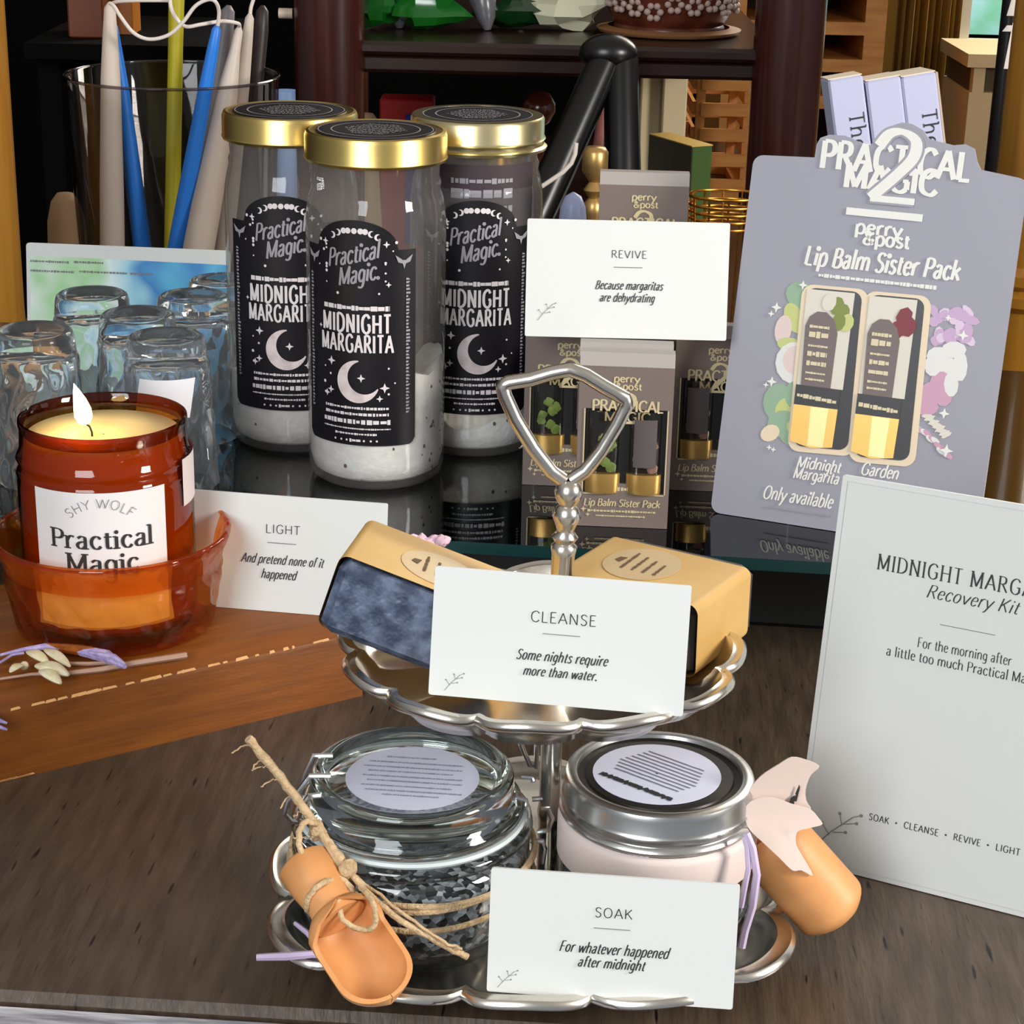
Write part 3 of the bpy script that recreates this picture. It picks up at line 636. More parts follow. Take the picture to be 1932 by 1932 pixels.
r = N.new('ShaderNodeValToRGB'); L.new(ad.outputs[0], r.inputs[0]); L.new(r.outputs[0], N['Principled BSDF'].inputs['Base Color'])
e = r.color_ramp.elements; e[0].position = .0; e[0].color = lin((222,232,226)); e[1].position = 1; e[1].color = lin((30,92,148))
for pos, c in ((.17,(160,208,150)),(.28,(218,234,232)),(.46,(150,205,222)),(.60,(40,125,190)),(.78,(80,175,214))):
    q = e.new(pos); q.color = lin(c)
mb = MB(); mb.prism(rrect(fr.w, fr.h, .002, 3), -.0015, 0); o = mb.build('picture_card', M_['card'], None, 0); o.matrix_world = fr.M()
tag(o, 'white bordered card with a blue and green watercolour, standing behind the tumblers', 'card')
mb = MB(); x0, _ = fr.uv(70, 500); mb.face([(x0*.35, .002, .0003), (fr.w-.001, .002, .0003), (fr.w-.001, fr.h-.0085, .0003), (x0*.35, fr.h-.0075, .0003)]); mb.build('picture', m, o, 0)
A = Art()
for (a, b, y, sd) in ((58, 130, 492, 1), (140, 195, 494, 2), (58, 140, 510, 3), (150, 240, 512, 4), (246, 288, 516, 5)):
    u, v = fr.uv(a, y); u2, _ = fr.uv(b, y); A.dashes(u, u2, v, .0014, sd, 0, 0, .3)
A.to(flat(.0006)).build('lettering', M_['greyink'], o, 0)
# ------------------------------------------------------------------ candle in amber bowl
bx, by = -.1822, .836; ZB = .038
bo = thing('glass_bowl', 'pressed amber glass bowl on the wooden board holding the lit candle', 'bowl', (bx, by, ZB))
md = lambda a, z: 1+((.034*abs(sin(10*a+120*(z-.008)))+.016*sin(280*z))*sin(min(1, max(0, (z-.008)/.024))*pi) if .008 < z < .032 else 0)
m = MB(); m.lathe([(.0005,.004),(.038,.003),(.0425,.0),(.0450,.0015),(.0460,.006)]+[(.0460+.0030*((.0065+.0012*i-.006)/.025)**1.3, .0065+.0012*i) for i in range(21)]+[(.0505,.036),(.0530,.0415),(.0540,.0448),(.0534,.0456),(.0522,.0450),(.0508,.041),(.0492,.036),(.0478,.031)], 192, mod=md)
m.build('bowl_wall', M_['bowl'], bo, 60)
m = MB(); m.lathe([(.0525+.0013*cos(q*pi/4), .0452+.0011*sin(q*pi/4)) for q in range(9)], 72); m.build('rim', M_['bowl'], bo, 60)
CZ = .0430; cx_, cy_ = bx-.0015, by
ca = thing('jar_candle', 'lit candle in an amber jar with a white label, standing in the amber bowl', 'candle', (cx_, cy_, CZ))
CH = .0945
m = MB(); m.lathe([(.0005,.001),(.034,.0008),(.0375,.0),(.0388,.003),(.0390,.008),(.0390,.066),(.0386,.0685),(.0392,.0700),(.0386,.0715),(.0378,.0735),(.0384,.0755),(.0390,.0770),(.0384,.0785),(.0372,.081),(.0368,.090),(.0374,.0925),(.0372,.0942),(.0362,.0945),(.0354,.0935),(.0352,.088)], 80)
gb = m.build('jar_glass', M_['amber'], ca, 60)
WZ = .0865
m = MB(); m.lathe([(.0005,.003),(.036,.003),(.0378,.006),(.0378,.060),(.0365,.074),(.0348,WZ-.001),(.034,WZ),(.020,WZ-.0006),(.0005,WZ-.001)], 64); m.build('wax', M_['wax'], ca, 60)
pw = on_y(170, 800, cy_) - Vector((cx_, cy_, CZ))
w0 = Vector((pw.x+.0015, -.004, WZ-.001))
m = MB(); m.tube([w0, w0+Vector((0,0,.002)), w0+Vector((-.001,.0005,.0045)), w0+Vector((-.0035,.001,.0062)), w0+Vector((-.0055,.001,.0065))], .0005, 6); m.build('wick', M_['wick'], ca)
fb = w0+Vector((-.0035,.001,.0050)); pr = [(.0001,0),(.0026,.0010),(.0040,.004),(.0039,.0075),(.0028,.012),(.0014,.016),(.0001,.0190)]
m = MB(); rs = []
for r_, z in pr: rs.append([(fb.x-.16*z+.0008*sin(z*200)+r_*cos(2*pi*i/16), fb.y+r_*sin(2*pi*i/16), fb.z+z) for i in range(16)])
m.rings(rs); m.build('flame', M_['flame'], ca, 60)
pl = bpy.data.lights.new('candle_light', 'POINT'); pl.energy = .2; pl.color = (1, .66, .26); pl.shadow_soft_size = .004
po = bpy.data.objects.new('candle_light', pl); C.objects.link(po); po.parent = ca; po.location = fb+Vector((-.001,-.0001,.009))
def wrap(u0, u1, v0, v1, r, n=24):
    m = MB(); f = cyl(r); m.rings([[f(u0+(u1-u0)*i/n, v0+(v1-v0)*k/2) for k in range(3)] for i in range(n+1)], closed=False); return m
yaw = 12.5   # the bearing of the viewer's side of the jar
lc = R(yaw-5); r_ = .0394
def zl(py): return on_y(180, py, cy_-.039).z-CZ
lt, lbm = zl(931), .008
o = wrap(r_*(lc-.80), r_*(lc+.77), lbm, lt, r_).build('label', M_['card'], ca, 60); o.data.materials[0] = mat('candle_label_paper', (224,220,218), .65)
A = Art(); kk = .0394*.80/115
A.text('Practical', r_*lc, zl(1035), .0083, 0, 13, 4, True, 0, 0, .0462, 5)
A.text('Magic', r_*lc, zl(1079), .0083, 0, 13, 4, True, 0, 0, .0322, 5)
A.text('SHY WOLF', r_*lc, zl(958), .0042, 1, 5, 4, False, 0, 0, .029, 10, arc=.019)
A.to(cyl(.0397)).build('label_print', [M_['ink'], M_['greyink']], o, 0)
o = wrap(r_*(lc+1.10), r_*(lc+2.2), zl(990), zl(900), r_).build('back_label', M_['whiteprint'], ca, 60)
o.data.materials[0] = mat('back_label_paper', (218,206,204), .65)

# dried flowers on the board
def sprig_pts(pxs, z, dz=None): return [on_z(x, y, z)+Vector((0,0,(dz[i] if dz else 0))) for i, (x, y) in enumerate(pxs)]
lilac = mat('lilac_petal', (150,136,190), .7, col2=(188,176,214), vscale=300); pale = mat('dried_cream_petal', (206,196,150), .7, col2=(222,214,190), vscale=250)
tan = mat('dry_stem', (176,140,120), .8); pinkp = mat('pink_petal', (226,190,206), .7)
m = MB(); ps = [(0,1236),(40,1226),(90,1219),(150,1226),(200,1238),(236,1258)]
m.tube(sprig_pts(ps, .0415), [.0006,.0009,.0016,.0026,.0030,.0010], 8); m.tube(sprig_pts([(0,1250),(22,1236),(45,1232)], .0412), .0006, 6)
m.tube(sprig_pts([(170,1232),(215,1240),(235,1252)], .0435), [.0008,.0016,.0006], 6)
tag(m.build('lavender_sprig', lilac), 'lilac dried flower spray lying before the amber bowl', 'dried flower')
m = MB()
for (x0, y0, x1, y1, w, t) in ((52,1236,92,1258,.0030,0),(85,1232,132,1264,.0028,.5),(68,1262,130,1280,.0042,.2),(76,1272,115,1296,.0032,-.3),(20,1274,45,1262,.0022,.2)):
    a = on_z(x0, y0, .0425); b = on_z(x1, y1, .0405); d_ = (b-a); s_ = d_.cross(Vector((0,0,1))).normalized(); rs = []
    for i in range(9):
        q = i/8; ww = w*sin(pi*(.06+.9*q))**.7; c_ = a+d_*q; rs.append([c_+s_*ww*cos(g)+Vector((0,0,.0016+ww*.55*sin(g)+.0012*sin(pi*q))) for g in [2*pi*j/8 for j in range(8)]])
    m.rings(rs, cap0=True, cap1=True)
m.sphere(tuple(on_z(46, 1256, .042)), .0020, 10, 6, 0)
tag(m.build('dried_blossom', pale), 'small cream and green dried blossom on the board beside the lilac spray', 'dried flower')
m = MB(); m.tube(sprig_pts([(0,1281),(60,1272),(130,1270),(190,1263),(260,1250),(352,1236)], .0395), [.0007,.0008,.0012,.0014,.0015,.0016], 5); m.tube(sprig_pts([(115,1252),(170,1252),(210,1250)], .0393), .0009, 6)
tag(m.build('dry_twig', tan), 'short dry twig lying along the board edge under the blossom', 'twig')
m = MB(); m.tube(sprig_pts([(-30,1335),(-8,1350),(14,1362)], .004), [.001,.002,.0012], 6); m.tube(sprig_pts([(-30,1352),(-12,1362),(4,1372)], .004), [.001,.0018,.0008], 6)
m.xform(Matrix.Translation((0,-.0,.02)))
m = MB(); a = Vector((-.2161, .7462, .018))
for z, s in ((.026,.0016),(.021,.0014)):
    p = on_y(0, 1350 if z > .022 else 1362, .742); m.tube([p+Vector((-.012,-.0035,.006)), p+Vector((-.004,-.003,.001)), p+Vector((.003,-.001,-.003))], [.0008,s,.0005], 6)
tag(m.build('lavender_scrap', lilac), 'lilac petal scrap caught on the board front at the left edge', 'dried flower')

# ------------------------------------------------------------------ tiered silver stand
scx, scy = .0105, .652; PX = .0165
stn = thing('tiered_stand', 'silver two-tier stand with scalloped trays and a shield-shaped handle', 'tray', (scx, scy, 0))
def tray(a, b, z0, zi, zr, lob, n_, wide, pw_, amp, ph, cxo=0):
    m = MB(); n = 288
    def out(t):
        c, s = abs(cos(t)), abs(sin(t)); base = 1/((c/a)**pw_+(s/b)**pw_)**(1/pw_)
        q = abs(cos(lob*t/2+ph)); return base*(1-amp+amp*1.5*min(1, q**.45)*.72)
    rs = []
    prof = [(0.004,zi),(.55,zi),(.80,zi+.0002),(.855,zi+.0014),(.89,zr-.004),(.912,zr-.0015),(.935,zr+.0010),(.962,zr+.0005),(.985,zr+.0016),(1.0,zr+.0006),(1.002,zr-.0008),(.985,zr-.0022),(.945,zr-.0025),(.90,zr-.006),(.84,zi-.0022),(.6,zi-.003),(.004,zi-.003)]
    for k, z in prof:
        ring = []
        for i in range(n):
            t = 2*pi*i/n; r = out(t)
            rr_ = (r*k if k > .8 else k*(r*.35+.65*min(a, b)*.97) if k < .6 else k*r)
            zz = z+(0.0009*cos(lob*t+2*ph) if k > .9 else 0)
            ring.append((cxo+rr_*cos(t), rr_*sin(t), zz))
        rs.append(ring)
    m.rings(rs, cap0=True, cap1=True); return m
m = tray(.0985, .0905, 0, .0125, .0185, 12, 0, .1, 3.0, .10, .1)
m.build('lower_tray', M_['silver'], stn, 50)
for q in range(4):
    m = MB(); t = pi/4+q*pi/2; m.sphere((.060*cos(t), .055*sin(t), .0052), .0052, 16, 10); m.build('foot', M_['silver'], stn, 60)
UZ = .105
m = tray(.0735, .0740, 0, UZ, UZ+.0085, 12, 0, .1, 2.2, .10, .35, .001); m.build('upper_tray', M_['silver'], stn, 50)
px_ = PX-scx
m = MB(); m.lathe([(.012,.0128),(.011,.0145),(.006,.016),(.0042,.019),(.0040,.04),(.0046,.044),(.0040,.048),(.0040,.085),(.0052,.089),(.0044,.093),(.008,.099),(.012,.1016)], 28, (px_, 0, 0)); m.build('post', M_['silver'], stn, 60)
zb = UZ+.0002; hb = Vector((px_, 0, zb)); ht = on_y(1075, 905, .652)-Vector((scx, scy, 0))
tl = (ht-hb); m = MB()
pr = [(.010,0),(.0075,.003),(.0045,.006),(.0046,.012),(.0038,.030),(.0042,.046),(.0048,.0495),(.0034,.0510),(.0048,.0535),(.0030,.056),(.0036,.058),(.0052,.062),(.0040,.0655),(.0030,.0665),(.0044,.069),(.0052,.072),(.0040,.0755),(.002,.077)]
L_ = tl.length; q = L_/.077; m.lathe([(r, z*q) for r, z in pr], 24); rot = Vector((0,0,1)).rotation_difference(tl.normalized()).to_matrix().to_4x4()
m.xform(Matrix.Translation(hb) @ rot); m.build('handle_stem', M_['silver'], stn, 60)
pts = [(1065,908),(1040,890),(1005,845),(972,790),(952,745),(948,728),(960,722),(1000,716),(1040,704),(1075,697),(1105,708),(1140,730),(1180,752),(1182,765),(1165,800),(1135,850),(1105,888),(1078,906)]
m = MB(); w_ = [on_y(x, y, .652)-Vector((scx, scy, 0)) for x, y in pts]; w2 = []
for i in range(len(w_)): 
    w2.append(w_[i])
    if i < len(w_)-1: w2.append((w_[i]+w_[i+1])/2)
m.tube(w2, .0026, 10); m.build('handle_shield', M_['silver'], stn, 60)

# ------------------------------------------------------------------ soaps on the upper tray
def soap(name, label, O, L, W_, N, l, w, h, b0, b1, mm, sticker, over=.0012, sr=.016):
    M = Matrix((L, W_, N)).transposed().to_4x4(); M.translation = O
    s = thing(name, label, 'soap', M=M)
    m = MB(); m.box((0,0,0), (l,w,h), bev=.003)
    m2 = MB(); n = 14
    m.build('bar', mm, s, 40)
    rs = []
    def sect(x, j):
        e = over; r = .0035; y0, y1, z0, z1 = -e, w+e, -.0002, h+e; o = []
        for cx, cy, a0 in ((y1-r, z0+r, -90), (y1-r, z1-r, 0), (y0+r, z1-r, 90), (y0+r, z0+r, 180)):
            for i in range(5):
                a = R(a0+90*i/4); q = x
                yy = cy_ = cx+r*cos(a); zz = cy+r*sin(a); o.append((q+j*.0014*noise.noise(Vector((yy*130, zz*130, j*3))), yy, zz))
        return o
    A_ = [sect(b0, 1), sect(b0+.002, 0), sect((b0+b1)/2, 0), sect(b1-.002, 0), sect(b1, -1)]
    m2.rings(A_); bd = m2.build('paper_band', M_['kraft'], s, 40)
    st_ = MB(); sx0, sy0 = sticker; st_.prism([(sx0+sr*cos(2*pi*i/32), sy0+sr*.9*sin(2*pi*i/32)) for i in range(32)], h+over+.0001, h+over+.0003); sk = st_.build('sticker', M_['kraftsticker'], bd, 30)
    A = Art()
    for i in range(4): A.dashes(sx0-sr*.5, sx0+sr*(.55-.12*i), sy0+sr*(.3-.28*i), sr*.09, i+3, 0, .05, .1)
    A.poly([(sx0-sr*.2, sy0+sr*.5), (sx0+sr*.15, sy0+sr*.45), (sx0+sr*.1, sy0+sr*.62), (sx0-sr*.1, sy0+sr*.66)], 0)
    A.to(flat(h+over+.0005)).build('sticker_print', M_['spice'], sk, 0)
    return s
def V3(*a): return Vector(a).normalized()
F0 = Vector((.0644, .6362, .1062)); Wd = V3(cos(R(59)), sin(R(59)), 0); Lf = V3(-sin(R(59)), cos(R(59)), 0)
soap('soap_bar', 'charcoal soap bar in a kraft paper band at the right of the upper tray', F0, Wd, Lf, Vector((0,0,1)), .053, .058, .027, .002, .0455, M_['soapdark'], (.026, .034))
P0 = on_z(597, 1188, .1265); p_, r_, t_ = R(-8), R(18), R(-5)
La = Vector((cos(p_)*cos(r_), sin(p_)*cos(r_), -sin(r_))); Wa = Vector((-sin(p_), cos(p_), 0)); Na = La.cross(Wa)
W2 = (Wa*cos(t_)+Na*sin(t_)).normalized(); N2 = La.cross(W2).normalized()
ln = .062
soap('soap_bar', 'rough blue-black soap bar in a kraft band, tilted on the upper tray', P0+La*ln, W2, -La, N2, .054, ln, .0265, .0050, .052, M_['soap'], (.026, .030))
m = MB(); rr = random.Random(9)
for i in range(22):
    c_ = on_y(778+rr.random()*70, 1022+rr.random()*26, .716); m.sphere((c_.x, c_.y+rr.random()*.006, c_.z), .0016+.0015*rr.random(), 8, 5, 0, (1,1,.8), .4, i)
a = on_y(846, 1046, .716); m.tube([a, a+Vector((.008,-.006,-.006)), a+Vector((.016,-.012,-.014))], .0006, 5)
tag(m.build('pink_blossom', pinkp), 'small dried pink blossom behind the left soap on the upper tray', 'dried flower')

# ------------------------------------------------------------------ clamp jar with black salt
ZT = .0128; jx, jy = -.0335, .6275
cj = thing('clamp_jar', 'squat glass clip-top jar of black bath salt wrapped in twine on the lower tray', 'jar', (jx, jy, ZT))
m = MB(); m.lathe([(.0005,.002),(.033,.0015),(.037,0),(.0405,.003),(.0422,.008),(.0426,.014),(.0426,.032),(.0418,.0345),(.0400,.0362),(.0405,.0380),(.0428,.0385),(.0436,.0402),(.0432,.0422),(.0415,.0430),(.0385,.0430),(.0375,.041)], 80)
m.build('jar_body', M_['clampglass'], cj, 60)
m = MB(); m.lathe([(.0005,.004),(.036,.004),(.0402,.008),(.0412,.014),(.0412,.030),(.036,.0318),(.02,.0325),(.0005,.032)], 56); m.build('salt_filling', M_['blacksalt'], cj, 60)
m = MB(); m.lathe([(.0375,.0432),(.0410,.0430),(.0416,.0440),(.0410,.0450),(.0375,.0448),(.0375,.0432)], 64); m.build('rubber_seal', mat('pale_rubber_seal', (190,200,200), .4), cj, 60)
m = MB(); m.lathe([(.0005,.0465),(.0345,.0465),(.0350,.0455),(.0398,.0452),(.0404,.0464),(.0396,.0485),(.0378,.0500),(.0366,.0530),(.0366,.0575),(.0358,.0596),(.0338,.0604),(.0318,.0598),(.0308,.0580),(.0296,.0568),(.0005,.0562)], 80)
ld = m.build('glass_lid', M_['lidglass'], cj, 60)
m = MB(); m.lathe([(.0005,.0566),(.0240,.0566),(.0240,.0568),(.0005,.0568)], 48); sk = m.build('lid_label', M_['lavlabel'], ld, 30)
A = Art()
for i in range(9):
    v = .0155-i*.0036; hw = .018 if abs(v) < .012 else .010
    A.dashes(-hw*(.9 if i % 2 else 1), hw*(1 if i % 3 else .8), v, .0011, i+40, 0, R(-5), .25)
A.to(flat(.0570)).build('label_print', mat('fine_grey_print', (150,150,168), .6), sk, 0)
def W(x, y, Y): return on_y(x, y, Y)-Vector((jx, jy, ZT))
def wob(pts, a=.0006, sd=1, k=6):
    q = spline([tuple(p) for p in pts], k); return [Vector(p)+Vector((noise.noise(Vector((i*.5, sd, 0))), noise.noise(Vector((i*.5, sd, 5))), noise.noise(Vector((i*.5, sd, 9)))))*a for i, p in enumerate(q)]
# bail wire: left clasp, right hinge
m = MB()
for pts, Y in (([(628,1426),(592,1426),(576,1462),(568,1498)], .622), ([(624,1464),(585,1464),(566,1490),(545,1510),(538,1535),(552,1549),(588,1551),(606,1540)], .612), ([(606,1500),(584,1502),(570,1520),(562,1543),(572,1552)], .606)):
    m.tube([W(x, y, Y) for x, y in pts], .0011, 8)
m.build('clasp_wire', M_['wire'], cj)
m = MB()
for pts, Y in (([(972,1378),(1000,1445),(1012,1449),(1013,1368)], .664), ([(984,1465),(1004,1467),(1006,1475)], .640), ([(1016,1466),(1030,1469),(1042,1460),(1040,1438),(1036,1404)], .662), ([(964,1502),(992,1510),(996,1530),(996,1560)], .626), ([(1004,1508),(1028,1506),(1040,1496),(1038,1486)], .650), ([(1014,1570),(1034,1566),(1042,1544),(1034,1526),(1020,1527)], .638), ([(1000,1586),(1024,1587),(1028,1600),(1024,1628)], .632)):
    m.tube([W(x, y, Y) for x, y in pts], .0010, 8)
m.build('hinge_wire', M_['wire'], cj)
# twine round the jar
m = MB()
for z, tilt, sd in ((.0302,.0,1),(.0272,.0022,2),(.0236,-.0035,3)):
    pts = []
    for i in range(91):
        a = 2*pi*i/90; r = .0441+.0004*sin(5*a+sd); pts.append(Vector((r*cos(a), r*sin(a), z+tilt*cos(a+.6)+.0006*sin(3*a+sd))))
    m.tube(pts, .00105, 6)
K = W(655, 1640, .583); K1 = W(600, 1570, .595)
m.tube(wob([W(468,1393,.60), W(520,1455,.60), W(562,1510,.598), W(598,1560,.595), W(620,1590,.590), W(655,1640,.583)], .0004, 4), [.0016+.0005*noise.noise(Vector((i*.8,0,0))) for i in range(31)], 7)
m.tube(wob([K, W(700,1690,.578), W(750,1732,.575), W(800,1762,.574), W(850,1790,.574), W(882,1806,.574)], .0005, 5), .0012, 7)
m.tube(wob([K, W(730,1700,.577), W(790,1745,.574), W(840,1778,.573), W(872,1790,.573)], .0007, 6), .0006, 6)
m.tube(wob([W(604,1555,.594), W(575,1552,.588), W(564,1575,.584), W(570,1612,.582), W(600,1640,.580), W(650,1662,.579), W(668,1690,.575)], .0005, 7), .0011, 7)
m.tube(wob([W(668,1690,.575), W(640,1700,.569), W(650,1738,.566), W(690,1755,.5655), W(708,1740,.566), W(704,1705,.568), W(680,1672,.576)], .0004, 8), .0010, 7)
m.tube(wob([W(640,1662,.580), W(612,1664,.573), W(584,1690,.571), W(580,1715,.5715), W(590,1722,.574)], .0004, 9), .0011, 7)
m.tube(wob([W(600,1560,.594), W(632,1620,.586), W(660,1680,.5805), W(672,1690,.577)], .001, 12), .0013, 7)
m.sphere(tuple(K), .0033, 12, 8, 0, (1,1,1.1), .5); m.sphere(tuple(W(598,1568,.594)), .003, 12, 8, 0, (1,1,1.2), .5, 4)
rr = random.Random(21)
for (x, y, Y) in ((500,1432,.6),(530,1470,.6),(555,1500,.598),(480,1405,.6),(512,1445,.6),(575,1530,.597),(590,1580,.592)):
    dx = -20-rr.random()*28; dy = rr.random()*34-2; m.tube(wob([W(x,y,Y), W(x+dx*.5, y+dy*.2, Y), W(x+dx, y+dy, Y-.002)], .0008, int(x)), .00028, 5)
m.build('twine', M_['twine'], cj, 60)

# ------------------------------------------------------------------ wooden scoops
def scoop(name, label, T, E, face, lh, rh, rs_, group=None, solid=False):
    a = (E-T); Lt = a.length; a.normalize(); f = (face-a*face.dot(a)).normalized(); s = a.cross(f)
    M = Matrix((s, a, f)).transposed().to_4x4(); M.translation = T
    o = thing(name, label, 'scoop', M=M, group=group)
    m = MB(); m.rings([[(r*cos(2*pi*i/24), y, r*sin(2*pi*i/24)) for i in range(24)] for r, y in ((.0004,0),(rh*.8,.0002),(rh,.0016),(rh*.98,lh*.45),(rh*.86,lh*.8),(rh*1.0,lh+.002))], cap0=True, cap1=True)
    m.build('handle', M_['scoop'], o, 60)
    # the bowl: a trough with a rounded toe; its floor lifts towards the toe
    m = MB(); n = 22; th = .0017; rows = []; Y0 = lh-.002; K_ = 22; LB = Lt-Y0
    for k in range(K_+1):
        q = 1-(1-k/K_)**1.7; y = Y0+LB*q
        r = rh+(rs_-rh)*min(1, (q/.16))**.7
        half = (pi if q < .04 else max(.47*pi, pi*(1-(q-.04)*2.6))) if not solid else (pi if q < .04 else .62*pi)
        e = max(0, (q-.66)/.34) if not solid else max(0, (q-.86)/.14)
        wd = sqrt(max(.0, 1-e**2.2))*.985+.015 if not solid else 1-.42*e**2.2
        dpt = 1-.55*e**1.6 if not solid else 1-.30*e**2.2
        ro, ri = [], []
        for i in range(n+1):
            g = -pi/2-half+2*half*i/n; zs = sin(g)
            ro.append((r*cos(g)*wd, y, r*zs*(dpt if zs < 0 else 1)))
            ri.append(((r-th)*cos(g)*max(wd-.06*e, .01), y-(.0012*e), (r-th)*zs*(dpt*.98 if zs < 0 else 1)))
        rows.append(ro+ri[::-1])
    m.rings(rows, cap0=True, cap1=True)
    m.build('bowl', M_['scoop'], o, 50); return o
T_ = on_y(567, 1622, .588); E_ = on_z(741, 1880, .0300)
scoop('wooden_scoop', 'pale wooden scoop tied with twine to the clip-top jar at the left', T_, E_, Vector((.35, -.8, .75)), .024, .0092, .0136)
T_ = on_y(1418, 1545, .640); E_ = on_z(1584, 1730, .0145)
scoop('wooden_scoop', 'pale wooden scoop lying against the silver-lidded jar at the right, under the pink paper tag', T_, E_, Vector((-.35, .85, -.4)), .008, .0110, .0142, None, True)

# ------------------------------------------------------------------ screw-lid jar
mx_, my_ = .0555, .634
mj = thing('screw_lid_jar', 'squat jar with silver screw lid and pink wrap on the lower tray', 'jar', (mx_, my_, ZT))
m = MB(); m.lathe([(.0005,.002),(.029,.0015),(.033,0),(.0352,.003),(.0358,.008),(.0358,.038),(.0350,.0405),(.0330,.042),(.0330,.050)], 72); m.build('jar_body', M_['clampglass'], mj, 60)
m = MB(); m.lathe([(.0005,.004),(.0335,.004),(.0346,.008),(.0346,.033),(.02,.0335),(.0005,.033)], 48); m.build('salt_filling', M_['blacksalt'], mj, 60)
m = MB(); m.lathe([(.0360,.0265),(.0364,.0267),(.0364,.0395),(.0358,.0412),(.0346,.0422)], 72); m.build('paper_wrap', mat('pink_white_wrap', (212,196,190), .6), mj, 60)
m = MB(); m.lathe([(.0330,.0428),(.0356,.0430),(.0362,.0444),(.0356,.0456),(.0344,.0462),(.0344,.0486),(.0352,.0494),(.0346,.0504),(.0346,.0556),(.0338,.0576),(.0316,.0582),(.0300,.0578),(.0296,.0566)], 140, mod=lambda a, z: 1+(.007*sin(70*a) if .0504 <= z <= .0557 else 0))
ld = m.build('screw_band', M_['tin'], mj, 45)
m = MB(); m.lathe([(.0297,.0566),(.027,.0562),(.0265,.0568),(.0005,.0568)], 64); lt = m.build('lid_disc', M_['darktin'], mj, 40)
m = MB(); m.lathe([(.0005,.0570),(.0232,.0570),(.0232,.0572),(.0005,.0572)], 48); m.xform(Matrix.Translation((-.001,0,0))); sk = m.build('lid_label', M_['lavlabel'], lt, 30)
A = Art()
ro = R(-38)
def rotp(x, y): return (x*cos(ro)-y*sin(ro)-.001, x*sin(ro)+y*cos(ro))
rr = random.Random(4)
for i in range(9):
    y = .0125-i*.0024; hw = .0165-.0035*abs(i-5)/4
    q = [rotp(-hw+2*hw*k/10, y+.0003*noise.noise(Vector((k*1.3, i, 0)))) for k in range(11)]; A.ribbon(q, .00055, 1)
q = [rotp(-.0155+.031*k/40, -.0132+.0012*noise.noise(Vector((k*.9, 2, 0)))) for k in range(41)]
A.ribbon(q, lambda dx, dy: .0010+.0016*abs(sin(atan2(dy, dx)*2)), 0)
A.to(flat(.0574)).build('label_print', [M_['ink'], mat('label_grey_lines', (92,90,104), .6)], sk, 0)

# paper tag and ribbon on the screw-lid jar
def sheet(pxs, Yf, th, name, mt, parent=None):
    pxs = spline(list(pxs)+[pxs[0]], 3)[:-1]; m = MB(); cx = sum(p[0] for p in pxs)/len(pxs); cy = sum(p[1] for p in pxs)/len(pxs)
    n = len(pxs); rings_f = []
    for k in range(5):
        q = k/4; rings_f.append([on_y(cx+(x-cx)*(q+.002), cy+(y-cy)*(q+.002), Yf(cx+(x-cx)*q, cy+(y-cy)*q)) for x, y in pxs])
    back = [[p+Vector((0, th, 0)) for p in r] for r in rings_f[::-1]]
    m.rings(rings_f+back, cap0=True, cap1=True); return m.build(name, mt, parent, 50)
pt = mat('pinkish_tag_paper', (208,190,180), .65)
up = [(1404,1522),(1412,1495),(1434,1466),(1470,1442),(1494,1429),(1520,1434),(1546,1446),(1530,1462),(1520,1490),(1522,1512),(1530,1528),(1500,1520),(1460,1508),(1425,1512)]
lo = [(1405,1526),(1425,1508),(1460,1506),(1495,1518),(1528,1527),(1546,1546),(1551,1556),(1528,1562),(1504,1570),(1503,1595),(1518,1622),(1534,1652),(1512,1642),(1495,1642),(1470,1618),(1440,1590),(1415,1566),(1406,1545)]
tgY = lambda x, y: .617+.010*((x-1404)/140)**1.2*(1 if x > 1404 else 0)+.003*sin((y-1440)/60)
tg = sheet(lo, lambda x, y: tgY(max(x, 1404), y)-.004, .0005, 'paper_tag', pt); tag(tg, 'crumpled pinkish paper tag hanging beside the silver-lidded jar over the wooden scoop', 'paper tag')
sheet(up, lambda x, y: tgY(max(x, 1404), y)+.0015, .0005, 'tag_fold', pt, tg)
A = Art(); m = MB()
for q in ([(1486,1522),(1492,1505),(1500,1500),(1498,1518)], [(1496,1512),(1506,1488),(1510,1484),(1503,1512)], [(1500,1498),(1508,1480),(1509,1484),(1503,1500)]): m.face([on_y(x, y, tgY(x, y)-.0008+.001) for x, y in q])
m.build('tag_mark', M_['ink'], tg, 0)
rib = mat('lilac_ribbon', (196,178,208), .4)
m = MB()
for pts, r in (([(1404,1578),(1410,1600),(1412,1640),(1404,1680),(1398,1712)], .0010), ([(1408,1572),(1420,1600),(1428,1650),(1420,1710),(1406,1755),(1399,1788)], .0014)):
    m.tube([on_y(x, y, .604-(y-1570)*.00005) for x, y in pts], r, 6)
tag(m.build('lilac_ribbon', rib), 'thin lilac ribbon hanging at the right side of the silver-lidded jar', 'ribbon')
m = MB()
m.tube([on_z(484,1806,.022), on_z(540,1804,.0225), on_z(590,1800,.0222), on_z(616,1803,.0222)], [.0012,.0015,.0013,.0009], 6)
m.tube([on_z(557,1742,.022), on_z(580,1760,.0235), on_z(600,1785,.0225), on_z(616,1803,.0222)], [.0008,.0010,.001,.0009], 6)
tag(m.build('lavender_sprig', rib), 'lilac stem lying across the left corner of the lower silver tray', 'dried flower')
